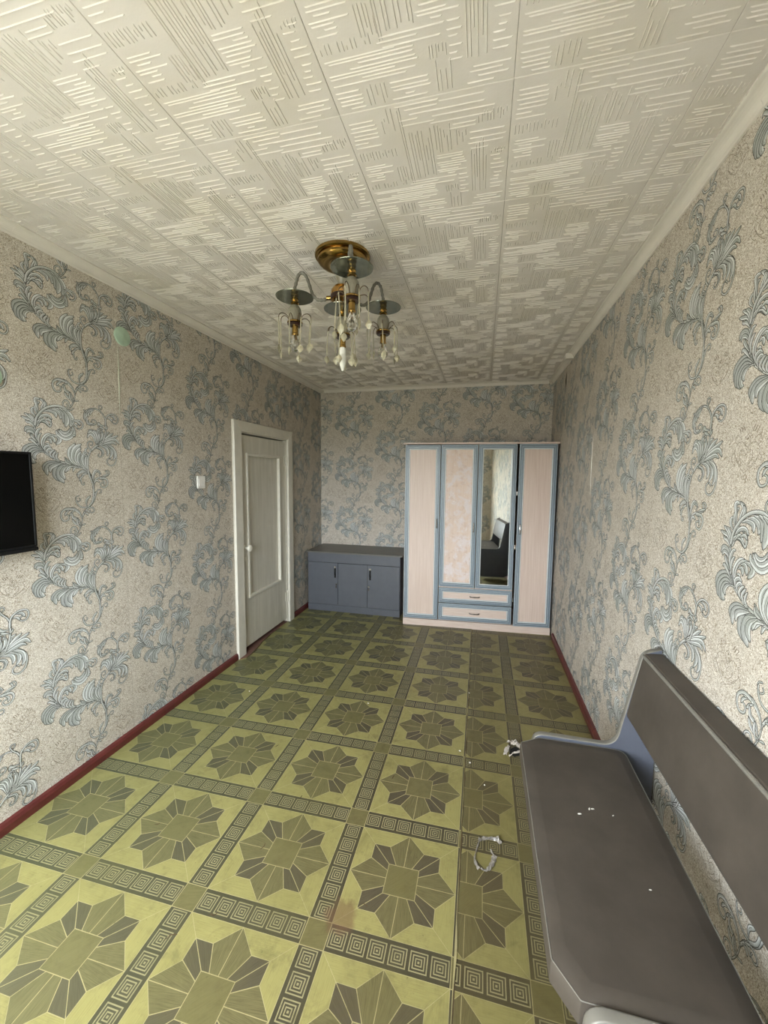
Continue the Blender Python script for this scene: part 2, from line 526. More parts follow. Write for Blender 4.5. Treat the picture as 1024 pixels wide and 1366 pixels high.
# ------------------------------------------------------------ wallpaper
MOTIF = "s,4.5,3.5,-13,-645,14,-626,36,-588,44,-552,53,-523,72,-502|l,16.8,0,44,-554,29,-521,-4,-499,-43,-504|s,11.6,4.7,-4,-500,-37,-496,-62,-513,-65,-538,-52,-557,-30,-552,-27,-533,-39,-526|l,10.1,0,-21,-506,-38,-515,-47,-531|l,10.1,0,7,-508,-10,-518,-23,-534|l,14.6,0,36,-588,19,-555,-4,-544,-10,-518|l,13.4,0,34,-591,3,-573,-10,-552|l,11.2,0,30,-599,17,-577,16,-549|s,7.2,3.5,16,-624,2,-593,-19,-601,-21,-621,-9,-630,3,-621,-4,-610|l,6.7,0,37,-591,49,-586,60,-584|s,8.1,3.5,47,-540,62,-518,85,-500,106,-502,113,-517,101,-528,89,-522,91,-512|l,9,0,54,-529,68,-528,76,-540|l,9,0,60,-518,77,-517,86,-529|s,3.6,3.1,34,-445,39,-456,26,-464,15,-452,17,-438,32,-433|s,5.4,7.8,17,-444,18,-466,37,-491,73,-496,99,-483,119,-452,121,-417|l,13.4,0,73,-493,72,-461,96,-436|l,14.6,0,95,-486,112,-458,130,-414|s,8.1,3.1,111,-469,128,-429,140,-407,158,-406,159,-421,146,-424|s,9,10.2,79,-495,105,-469,115,-422,114,-375,106,-334,88,-302|l,16.8,0,116,-387,117,-334,135,-302,165,-319|s,6.3,3.1,127,-316,147,-300,160,-315,153,-328|s,9.9,3.9,117,-381,131,-349,164,-337,197,-331,215,-317,207,-301,189,-304|l,9,0,191,-331,201,-316,192,-301|l,9,0,164,-337,184,-328,215,-323|s,11.6,3.9,154,-343,190,-346,202,-368,187,-392,164,-389,158,-373,175,-367,185,-375|l,10.1,0,166,-349,182,-364,178,-382|l,11.2,0,118,-375,134,-355,153,-364|s,9.9,3.9,108,-340,90,-317,59,-325,49,-348,53,-374,65,-375,63,-363|l,14.6,0,98,-325,66,-307,35,-322,38,-342|l,13.4,0,90,-317,61,-303,27,-323|l,10.1,0,65,-328,47,-340,40,-357|s,7.2,10.2,116,-399,108,-346,84,-305,50,-283,11,-273,-28,-265,-69,-253,-99,-234,-123,-217,-141,-195,-153,-165,-159,-130,-160,-90,-152,-59,-135,-34|l,19,0,87,-308,54,-263,51,-226,79,-216|l,19,0,90,-305,69,-265,66,-231,90,-207|l,16.8,0,95,-311,83,-276,82,-242,88,-219|l,29.1,0,44,-286,6,-251,-1,-207,29,-163|l,29.1,0,47,-283,12,-245,24,-194,62,-164|l,23.5,0,53,-283,29,-250,37,-210,58,-181|l,19,0,59,-286,40,-255,43,-227,58,-203|l,13.4,0,22,-278,-11,-259,-29,-238|l,11.2,0,10,-275,-22,-263,-26,-244|l,14.6,0,61,-291,21,-284,8,-309|l,17.9,0,38,-286,-1,-281,-25,-309|l,20.2,0,16,-281,-18,-284,-30,-313|l,32.5,0,-23,-271,-71,-286,-79,-328,-50,-358|l,32.5,0,-17,-273,-56,-291,-61,-334,-39,-365|l,25.8,0,-12,-276,-40,-296,-47,-323,-32,-348|l,23.5,0,-54,-264,-101,-265,-130,-287,-126,-313|l,25.8,0,-52,-265,-102,-276,-121,-302,-116,-327|l,22.4,0,-47,-268,-87,-281,-103,-294,-103,-313|l,24.6,0,-120,-219,-164,-186,-207,-204,-211,-239,-203,-253|l,25.8,0,-123,-218,-165,-196,-199,-218,-203,-253,-190,-266|l,24.6,0,-128,-217,-165,-206,-190,-228,-192,-258,-177,-272|l,23.5,0,-135,-216,-166,-217,-181,-238,-178,-263,-165,-267|l,16.8,0,-142,-215,-162,-224,-172,-240,-164,-253|l,20.2,0,-120,-219,-132,-173,-108,-135,-72,-134|s,6.3,10.2,-123,-204,-124,-168,-107,-140,-82,-132,-61,-139,-52,-154|l,22.4,0,-87,-134,-59,-138,-48,-153,-67,-177|l,16.8,0,-103,-145,-83,-143,-72,-169|l,14.6,0,-114,-159,-96,-155,-90,-175|l,11.2,0,-118,-177,-105,-176,-104,-192|l,14.6,0,-112,-224,-122,-198,-106,-187,-91,-194|l,14.6,0,-101,-234,-112,-213,-99,-200,-83,-209|l,12.3,0,-84,-246,-99,-228,-90,-212,-77,-203|l,12.3,0,-69,-253,-85,-233,-77,-217,-69,-208|l,11.2,0,-51,-261,-69,-243,-68,-227,-61,-216|l,12.3,0,-146,-195,-168,-171,-183,-160,-188,-168|l,13.4,0,-151,-175,-171,-151,-182,-135,-178,-147|l,19,0,-157,-150,-169,-116,-194,-109,-204,-127|l,14.6,0,-158,-145,-172,-126,-190,-121,-195,-134|l,14.6,0,-158,-100,-175,-72,-197,-65,-215,-60|l,14.6,0,-158,-95,-172,-62,-190,-49,-201,-44|l,13.4,0,-157,-90,-165,-61,-176,-50,-185,-46|l,12.3,0,-159,-105,-178,-85,-192,-82,-198,-75|l,14.6,0,-149,-175,-156,-140,-145,-113,-131,-108|l,12.3,0,-144,-185,-148,-154,-139,-133,-132,-130|l,14.6,0,-148,-53,-166,-36,-167,-21,-157,-10|l,15.7,0,-144,-45,-151,-19,-144,8,-132,17|l,15.7,0,-138,-37,-147,7,-150,29,-126,31|l,16.8,0,-133,-33,-121,-4,-110,19,-131,35|l,14.6,0,-125,-30,-112,-7,-105,14,-114,25|l,14.6,0,-157,-100,-144,-60,-119,-41,-100,-52|l,15.7,0,-153,-84,-126,-48,-96,-41,-80,-57|l,19,0,-155,-99,-142,-73,-113,-71,-92,-95|s,5.4,7.8,-151,-99,-133,-74,-113,-74,-100,-85,-90,-92,-85,-76,-88,-58|l,11.2,0,-143,-83,-125,-63,-105,-63|l,12.3,0,-118,-67,-98,-59,-83,-70|s,9.9,11.8,-159,-95,-148,-53,-114,-13,-73,8,-32,11,0,-5,17,-35,19,-62|l,20.2,0,-115,-23,-90,-17,-65,-23,-59,-46|l,22.4,0,-89,-9,-59,-9,-39,-25,-38,-49|l,24.6,0,-63,1,-33,-8,-21,-35,-25,-68|l,31.4,0,-43,4,-12,-13,-6,-49,-16,-86|l,30.2,0,-27,4,7,-18,19,-52,6,-83|s,4.5,6.3,18,-68,28,-89,32,-116,20,-128|l,25.8,0,23,-78,23,-117,-14,-142,-56,-125,-63,-107|l,20.2,0,20,-79,9,-113,-24,-127,-55,-103|l,14.6,0,11,-83,-7,-109,-29,-114,-47,-100|l,11.2,0,12,-118,23,-125,34,-121|s,9.9,3.5,16,-46,36,-47,62,-46,76,-61,68,-82,49,-88,40,-76,49,-64,59,-70|l,12.3,0,24,-51,47,-53,63,-68|l,10.1,0,21,-57,34,-72,48,-87|s,4.5,3.9,-6,-2,14,1,31,13|s,8.1,7.8,111,-369,93,-317,90,-270,95,-230,112,-197,142,-172,178,-158|s,9.9,4.7,112,-197,149,-166,195,-153,234,-163,262,-191,265,-228,253,-260,228,-273,207,-262,206,-243,222,-232,235,-242|l,16.8,0,135,-181,167,-182,182,-202,171,-224|s,7.2,3.5,148,-175,176,-188,181,-214,164,-227,152,-219,160,-208|l,19,0,161,-165,200,-174,212,-197,207,-219|l,20.2,0,181,-157,227,-175,235,-205,220,-233|l,20.2,0,201,-153,247,-180,255,-217,243,-242|l,10.1,0,95,-224,76,-219,72,-208,85,-199|l,10.1,0,102,-212,85,-205,82,-193,95,-184|s,7.2,3.1,114,-197,98,-178,96,-158,109,-146,124,-152,120,-168,108,-166|l,19,0,146,-163,133,-118,109,-106,96,-130|l,19,0,148,-160,140,-105,116,-90,100,-106|l,17.9,0,150,-157,155,-115,144,-93,125,-91|l,16.8,0,156,-154,167,-120,163,-91,172,-76|l,16.8,0,162,-153,184,-119,186,-95,176,-81|s,6.3,3.1,162,-103,155,-86,167,-70,183,-74,184,-92,172,-96|l,17.9,0,149,-162,196,-129,208,-98,229,-87|l,20.2,0,152,-161,203,-129,231,-105,252,-91|l,20.2,0,155,-162,216,-131,251,-116,283,-100|l,21.3,0,158,-162,222,-136,264,-127,287,-149|l,16.8,0,165,-163,222,-148,249,-143,270,-153|s,8.1,5.5,182,-149,201,-105,208,-57,206,-18,188,12,157,29,123,26,95,10,85,14|l,15.7,0,148,28,116,15,97,-10,90,-34|l,13.4,0,92,12,86,-15,92,-36,107,-43|s,9.9,3.5,99,-24,100,-52,121,-58,146,-51,149,-35,132,-31,124,-42|l,10.1,0,107,-37,112,-51,137,-51|l,10.1,0,141,22,125,8,118,-7|l,10.1,0,122,13,109,-3,108,-20|s,5.4,3.5,194,4,180,22,171,44,182,52,192,45,183,32|s,9,3.9,206,-51,213,-8,245,15,279,10,286,-14,273,-34,254,-33,248,-19,264,-10|l,13.4,0,234,4,258,1,270,-19|l,11.2,0,220,-13,236,-12,249,-28|l,12.3,0,204,-57,178,-54,165,-44,160,-62|l,11.2,0,203,-75,187,-68,168,-61|l,7.8,0,204,-78,214,-68,219,-58|h,5,5,-140,-400,-143,-392,-149,-384|h,5,5,-149,-403,-152,-395,-158,-387|h,5,5,-158,-407,-161,-398,-167,-391|h,2.8,2.8,-126,-455,-144,-432,-168,-434,-182,-456,-167,-488,-139,-514,-130,-520|h,2.8,2.8,-127,-470,-141,-454,-156,-460,-154,-479,-138,-498|h,2.8,2.8,-125,-447,-114,-437,-111,-424,-123,-410|h,2.8,2.8,-153,-422,-172,-410,-182,-425,-173,-436|h,2.8,2.8,-139,-501,-158,-494,-176,-472|h,2.8,2.8,-179,-459,-192,-468,-191,-486,-173,-503|h,5,5,-104,-402,-99,-393,-93,-386|h,5,5,-95,-405,-90,-397,-84,-389|h,5,5,-86,-410,-81,-401,-75,-394|h,2.8,2.8,-126,-455,-104,-435,-79,-439,-67,-464,-87,-495,-120,-516,-130,-520|h,2.8,2.8,-127,-470,-111,-455,-96,-464,-100,-483,-119,-500|h,2.8,2.8,-125,-447,-134,-436,-136,-422,-123,-410|h,2.8,2.8,-93,-424,-72,-415,-62,-431,-74,-442|h,2.8,2.8,-119,-503,-98,-499,-76,-479|h,2.8,2.8,-70,-466,-57,-478,-61,-497,-83,-511|h,5,5,-126,-425,-123,-420,-121,-426|h,3.4,3.4,-123,-355,-119,-349,-115,-356|h,5,5,216,-469,213,-463,208,-457|h,5,5,208,-471,205,-465,200,-459|h,5,5,200,-473,197,-467,193,-462|h,2.8,2.8,229,-509,213,-493,192,-493,180,-509,193,-533,218,-553,226,-558|h,2.8,2.8,228,-521,216,-508,203,-513,204,-527,218,-541|h,2.8,2.8,229,-504,238,-496,241,-487,231,-477|h,2.8,2.8,205,-484,189,-476,180,-487,187,-495|h,2.8,2.8,218,-543,202,-538,186,-521|h,2.8,2.8,182,-511,172,-518,173,-531,189,-544|h,5,5,247,-471,251,-465,256,-460|h,5,5,255,-474,258,-468,264,-463|h,5,5,262,-477,266,-471,272,-466|h,2.8,2.8,229,-509,247,-495,269,-499,279,-517,262,-539,235,-554,226,-558|h,2.8,2.8,228,-521,242,-510,255,-517,252,-531,236,-543|h,2.8,2.8,229,-504,221,-495,220,-485,231,-477|h,2.8,2.8,256,-488,274,-481,283,-494,273,-501|h,2.8,2.8,235,-545,253,-542,272,-528|h,2.8,2.8,277,-519,288,-528,284,-541,266,-552|h,5,5,227,-489,230,-483,234,-490|h,3.4,3.4,230,-436,233,-432,237,-437"


def cr2(p, n):
    p = np.array(p, float)
    if len(p) == 2: p = np.array([p[0], (p[0] + p[1]) / 2, p[1]])
    P = np.vstack([2 * p[0] - p[1], p, 2 * p[-1] - p[-2]]); o = []
    for i in range(1, len(P) - 2):
        a, b, c, d = P[i - 1:i + 3]
        for t in np.arange(n) / n:
            o.append(.5 * ((2 * b) + (c - a) * t + (2 * a - 5 * b + 4 * c - d) * t * t + (3 * b - a - 3 * c + d) * t ** 3))
    o.append(P[-2]); return np.array(o)


def ribbon(q, kind, w0, w1, ex):
    d = np.gradient(q, axis=0); d /= np.linalg.norm(d, axis=1)[:, None] + 1e-9
    n = np.c_[-d[:, 1], d[:, 0]]
    L = np.r_[0, np.cumsum(np.linalg.norm(np.diff(q, axis=0), axis=1))]; t = L / L[-1]
    if kind == 'l': w = .9 * w0 * (.18 + .82 * np.sin(np.pi * t ** 1.5) ** .8) * np.where(t > .97, .5, 1)
    else: w = w0 + (w1 - w0) * t
    w = w / 2 + ex
    q = q.copy(); q[-1] += d[-1] * ex; q[0] -= d[0] * ex * .5
    return q + n * w[:, None], q - n * w[:, None], t


# one printed scroll: list of quads (u, v, height, print index, uv) in metres about its top joint
QU, QH, QM, QV = [], [], [], []
def addrib(A, B, h, mi, t, a=0.0, b=1.0):
    for i in range(len(A) - 1):
        if t[i] >= a - 1e-6 and t[i + 1] <= b + 1e-6:
            QU.append([A[i], A[i + 1], B[i + 1], B[i]]); QH.append(h); QM.append(mi)
            QV.append([(t[i], 1), (t[i + 1], 1), (t[i + 1], 0), (t[i], 0)])
lay = 0.10
for el in MOTIF.split('|'):
    k, a, b, *v = el.split(',')
    a, b = float(a), float(b)
    p = np.array(v, float).reshape(-1, 2)
    q = cr2(p, 3 if len(p) > 5 else 4)
    if k == 'h':
        A, B, t = ribbon(q, 's', a * .55, b * .55, 0); addrib(A, B, 0.06, 4, t); continue
    lay += 0.011
    A, B, t = ribbon(q, k, a, b, 1.6); addrib(A, B, lay, 2, t)
    A, B, t = ribbon(q, k, a, b, -.4); addrib(A, B, lay + .004, 1, t)
    if k == 'l' and a > 13:
        n = len(q)
        A, B, t = ribbon(q[:n - 1], 's', 1.1, 1.1, 0); addrib(A, B, lay + .007, 2, t, .1, .95)
        A, B, t0 = ribbon(q, k, a, b, 0)
        C = q * .45 + A * .55
        A2, B2, t = ribbon(C, 's', a * .13, a * .09, 0); addrib(A2, B2, lay + .007, 3, t, .25, .9)
QU = np.array(QU) * 0.001; QH = np.array(QH) * 0.001; QM = np.array(QM); QV = np.array(QV)
ROLL, REP = 1.06, 0.64


def strip(parent, wall, s0, s1, offset, cut0, cut1, zmax, hole=None):
    """one roll width of wallpaper; s runs to the right as seen from the room; [cut0, cut1] is the part that exists"""
    us, hs, ms, vs = [], [], [], []
    for cu, dz in ((0.235, 0.0), (0.765, 0.32)):
        for k in range(-1, 7):
            P = QU + np.array([s0 + cu, (offset + dz) % REP + k * REP])
            ok = (P[:, :, 1].max(1) > 0) & (P[:, :, 1].min(1) < zmax) & (P[:, :, 0].max(1) > cut0) & (P[:, :, 0].min(1) < cut1)
            if hole:
                inside = (P[:, :, 0].min(1) > hole[0]) & (P[:, :, 0].max(1) < hole[1]) & (P[:, :, 1].max(1) < hole[2])
                ok &= ~inside
            us.append(P[ok]); hs.append(QH[ok]); ms.append(QM[ok]); vs.append(QV[ok])
    U = np.concatenate(us); Hh = np.concatenate(hs); Mi = np.concatenate(ms); Vv = np.concatenate(vs)
    U[:, :, 0] = np.clip(U[:, :, 0], cut0 + .0006, cut1 - .0006); U[:, :, 1] = np.clip(U[:, :, 1], 0, zmax)
    n = len(U)
    h = np.repeat(Hh[:, None], 4, 1) + 0.001
    # the paper itself: rectangles around the door
    rects = [(cut0 + .0005, cut1 - .0005, 0, zmax)]
    if hole and hole[0] < cut1 and hole[1] > cut0:
        rects = []
        if hole[0] > cut0: rects.append((cut0 + .0005, hole[0], 0, zmax))
        if hole[1] < cut1: rects.append((hole[1], cut1 - .0005, 0, zmax))
        rects.append((max(cut0, hole[0]), min(cut1, hole[1]), hole[2], zmax))
    R = np.array([[(a, c), (a, d), (b, d), (b, c)] for a, b, c, d in rects])
    U = np.concatenate([R, U]); h = np.concatenate([np.full((len(R), 4), .001), h])
    Mi = np.concatenate([np.zeros(len(R), int), Mi]); Vv = np.concatenate([np.zeros((len(R), 4, 2)), Vv])
    s, z = U[:, :, 0], U[:, :, 1]
    co = {'L': lambda: (h, s, z), 'R': lambda: (W - h, D - s, z), 'B': lambda: (s, D - h, z), 'F': lambda: (W - s, YF + h, z)}[wall]()
    V = np.stack(co, -1).reshape(-1, 3)
    nf = len(U)
    me = bpy.data.meshes.new('wallpaper_strip')
    me.vertices.add(nf * 4); me.vertices.foreach_set('co', V.ravel())
    me.loops.add(nf * 4); me.loops.foreach_set('vertex_index', np.arange(nf * 4))
    me.polygons.add(nf); me.polygons.foreach_set('loop_start', np.arange(nf) * 4)
    me.polygons.foreach_set('material_index', Mi.astype(np.int32))
    l = me.uv_layers.new(name='UVMap'); l.data.foreach_set('uv', Vv.ravel())
    for k in ('ground', 'fill', 'outline', 'hilite', 'engrave'): me.materials.append(M[k])
    me.update(calc_edges=True); me.validate()
    o = bpy.data.objects.new('wallpaper_strip', me); col.objects.link(o); o.parent = parent
    return o


ZT = H - 0.012
# left wall: s = y
hole = (DY0 - .03, DY1 + .03, DZ + .03)
for s0, off in ((-1.26, .11), (-.20, .23), (.86, .334), (1.92, .11), (2.98, .25), (4.04, .03)):
    c0, c1 = max(s0, YF), min(s0 + ROLL, D)
    if c1 > c0: strip(wall_left, 'L', s0, s0 + ROLL, off, c0, c1, ZT, hole)
# right wall: s = D - y
for y1, off in ((5.20, .20), (4.14, .42), (3.08, .30), (2.02, .56), (.96, .15), (-.10, .4)):
    s0 = D - y1
    c0, c1 = max(s0, 0), min(s0 + ROLL, D - YF)
    if c1 > c0: strip(wall_right, 'R', s0, s0 + ROLL, off, c0, c1, ZT)
for s0, off in ((-.88, .3), (.18, .54), (1.24, .54), (2.30, .08)):
    c0, c1 = max(s0, 0), min(s0 + ROLL, W)
    strip(wall_back, 'B', s0, s0 + ROLL, off, c0, c1, ZT)
hf = (W - WX1, W - WX0)
strip(wall_front, 'F', 0.0, 1.06, .2, 0, hf[0], ZT)
strip(wall_front, 'F', 2.12, 3.18, .2, hf[1], W, ZT)
mb = MB(); mb.box(WX0, WX1, YF, YF + .001, 0, WZ0 - .04); mb.build('wallpaper_strip', M['ground'], wall_front)
mb = MB(); mb.box(WX0, WX1, YF, YF + .001, WZ1, ZT); mb.build('wallpaper_strip', M['ground'], wall_front)

# lifted and open wallpaper seams, and one painted seam highlight
mb = MB(); mb.tube([(.0015, 1.936, 2.345), (.003, 1.934, 2.2), (.003, 1.931, 2.08), (.0012, 1.929, 1.96)], [.001, .0035, .003, .001], 8)
mb.build('lifted_seam', M['seampaste'], wall_left, smooth=True)
mb = MB(); mb.tube([(W - .001, 3.083, 1.50), (W - .002, 3.085, 1.7), (W - .001, 3.087, 1.90)], [.001, .0035, .001], 6)
mb.build('seam_highlight', M['chip'], wall_right, smooth=True)  # white sliver paints the highlight along the seam gap
mb = MB(); mb.tube([(W - .001, 4.165, 2.60), (W - .002, 4.17, 2.52), (W - .001, 4.172, 2.44)], [.001, .007, .002], 6)
mb.build('open_seam', M['dark'], wall_right, smooth=True)

# ------------------------------------------------------------ ceiling tiles
RIDGES = []                                          # (s0, t0, s1, t1) in tile units, s to the right, t away from the window
def block(s0, s1, t0, t1, n, horiz, jit=0.35, seed=0):
    r = random.Random(seed); n = max(2, round(n * .95)); jit = min(.6, jit + .12)
    for k in range(n):
        q = (k + .5 + r.uniform(-.15, .15)) / n
        L = (s1 - s0) if horiz else (t1 - t0)
        a = r.uniform(0, jit) * L * r.choice((0.15, 1)); b = r.uniform(0, jit) * L * r.choice((0.15, 1))
        if horiz: RIDGES.append((s0 + a, t0 + q * (t1 - t0), s1 - b, t0 + q * (t1 - t0)))
        else: RIDGES.append((s0 + q * (s1 - s0), t0 + a, s0 + q * (s1 - s0), t1 - b))
for i, a in enumerate(((.50, .99, .02, .20, 4, 1, .2), (.31, .60, .01, .17, 5, 1, .5), (.02, .20, .06, .28, 7, 1, .4), (.22, .31, .01, .2, 4, 0, .4),
        (.02, .28, .30, .38, 13, 0, .4), (.33, .36, .02, .66, 2, 0, .1), (.37, .52, .20, .62, 8, 0, .3), (.53, .64, .18, .42, 6, 0, .5),
        (.62, .80, .20, .26, 2, 1, .2), (.80, .98, .15, .24, 10, 0, .4), (.74, .98, .28, .44, 4, 1, .4), (.52, .74, .43, .62, 9, 1, .4),
        (.66, .74, .25, .38, 4, 0, .5), (.75, .86, .33, .84, 6, 0, .3), (.88, .985, .46, .84, 10, 1, .3), (.88, .98, .45, .5, 5, 0, .5),
        (.02, .24, .42, .58, 7, 1, .4), (.24, .34, .46, .62, 5, 0, .4), (.02, .30, .60, .66, 13, 0, .4), (.02, .52, .68, .84, 8, 1, .25),
        (.30, .66, .62, .70, 3, 1, .4), (.56, .66, .72, .80, 6, 0, .4), (.66, .74, .62, .84, 6, 1, .5), (.58, .68, .80, .985, 4, 0, .2),
        (.70, .985, .87, .985, 4, 1, .3), (.02, .18, .86, .985, 5, 1, .3), (.19, .32, .85, .985, 5, 0, .3), (.33, .56, .86, .985, 5, 1, .3))):
    block(*a, seed=i + 3)


def ceiling_tile_mesh(s0=0.0, s1=1.0, t0=0.0, t1=1.0):
    T = 0.5; g = .0004; dz = 0.008
    mb = MB(); a = MB()
    x0, x1, y0, y1 = s0 * T + g, s1 * T - g, t0 * T + g, t1 * T - g
    e = .0013
    # slab with a small chamfer all round, hanging below z = 0
    lo_ = [(x0 + e, y0 + e, -dz), (x1 - e, y0 + e, -dz), (x1 - e, y1 - e, -dz), (x0 + e, y1 - e, -dz)]
    mid = [(x0, y0, -dz + e), (x1, y0, -dz + e), (x1, y1, -dz + e), (x0, y1, -dz + e)]
    top = [(x0, y0, 0), (x1, y0, 0), (x1, y1, 0), (x0, y1, 0)]
    mb.poly(lo_[::-1])
    for A, B in ((lo_, mid), (mid, top)):
        for i in range(4):
            j = (i + 1) % 4
            mb.poly([A[i], A[j], B[j], B[i]])
    w, hh = .0016, .0022
    for a0, b0, a1, b1 in RIDGES:
        if b0 == b1:
            a0, a1 = max(a0, s0 + .01), min(a1, s1 - .01)
            if a1 - a0 < .02 or not (t0 + .01 < b0 < t1 - .01): continue
        else:
            b0, b1 = max(b0, t0 + .01), min(b1, t1 - .01)
            if b1 - b0 < .02 or not (s0 + .01 < a0 < s1 - .01): continue
        p, q = Vector((a0 * T, b0 * T, -dz)), Vector((a1 * T, b1 * T, -dz))
        d = (q - p).normalized(); n = Vector((-d.y, d.x, 0)) * w; k = Vector((0, 0, -hh))
        A = [p + n, p - n, p + k + d * .004]; B = [q + n, q - n, q + k - d * .004]
        mb.poly([A[0], B[0], B[2], A[2]]); mb.poly([A[2], B[2], B[1], A[1]])
        mb.poly([A[0], A[2], A[1]]); mb.poly([B[0], B[1], B[2]])
    return mb
full = None
for i in range(-1, 6):
    for j in range(-4, 8):
        X0, Y0 = 0.092 + .5 * i, 1.24 + .5 * j
        s0, s1 = max(0, (0 - X0) / .5), min(1, (W - X0) / .5)
        t0, t1 = max(0, (YF - Y0) / .5), min(1, (D - Y0) / .5)
        if s1 - s0 < .03 or t1 - t0 < .03: continue
        if (s0, s1, t0, t1) == (0, 1, 0, 1):
            if full is None:
                o = ceiling_tile_mesh().build('ceiling_tile', M['ceiling']); full = o
            else:
                o = full.copy(); col.objects.link(o)
        else:
            o = ceiling_tile_mesh(s0, s1, t0, t1).build('ceiling_tile', M['ceiling'])
        o.parent = ceiling
        o.location = (X0, Y0, H - rnd.uniform(0, .0012))

# cornice mouldings and red skirting boards
def cove(flip):                                      # profile in (distance from wall, z)
    p = [(0.0, H - .009), (.052, H - .009), (.052, H - .015), (.046, H - .017)]
    for k in range(7):
        a = math.radians(90 * k / 6)
        p.append((.046 - .036 * math.sin(a) , H - .047 + .03 * math.cos(a) - .0))
    p += [(.008, H - .052), (.001, H - .052)]
    return p
def moulding(parent, a, b, wall, drop=0.0):
    mb = MB(); pr = cove(0)
    if wall == 'L': mb.prism([(x, z - drop) for x, z in pr], a, b, 'y')
    if wall == 'R': mb.prism([(W - x, z - drop) for x, z in pr], a, b, 'y')
    if wall == 'B': mb.prism([(D - x, z - drop) for x, z in pr], a, b, 'x')
    return mb.build('moulding', M['foam'], parent)
t1 = tag(thing('trim_1', 'white foam ceiling cornice along the left wall', 'cornice', (0, 0, 0)), kind='structure')
for a, b in ((YF, 1.42), (1.4205, 3.42), (3.4205, D)): moulding(t1, a, b, 'L', rnd.uniform(0, .002))
t2 = tag(thing('trim_2', 'white foam ceiling cornice along the right wall, with visible joints', 'cornice', (0, 0, 0)), kind='structure')
moulding(t2, YF, 1.43, 'R', .003); moulding(t2, 1.4325, 3.88, 'R'); moulding(t2, 3.945, D, 'R', .003)
mb = MB(); mb.box(W - .068, W - .002, 3.87, 3.95, H - .06, H - .012); mb.build('joint_cover', M['foam'], t2, bevel=.004)
t3 = tag(thing('trim_3', 'narrow white foam ceiling cornice on the far end wall', 'cornice', (0, 0, 0)), kind='structure')
moulding(t3, .052, W - .052, 'B', .0)

SK = [(0.001, 0), (.022, 0), (.022, .04), (.016, .056), (.001, .060)]
bl = tag(thing('baseboard_left', 'dark red skirting board along the left wall', 'skirting board', (0, 0, 0)), kind='structure')
for a, b in ((YF, 2.985), (4.045, 4.89)):
    mb = MB(); mb.prism(SK, a, b, 'y'); mb.build('board', M['redpaint'], bl)
br = tag(thing('baseboard_right', 'dark red skirting board along the right wall', 'skirting board', (0, 0, 0)), kind='structure')
mb = MB(); mb.prism([(W - x, z) for x, z in SK], YF, 2.62, 'y'); mb.build('board', M['redpaint'], br)
mb = MB(); mb.prism([(W - x, z) for x, z in SK], 2.623, 4.2, 'y'); mb.build('board', M['redpaint'], br)

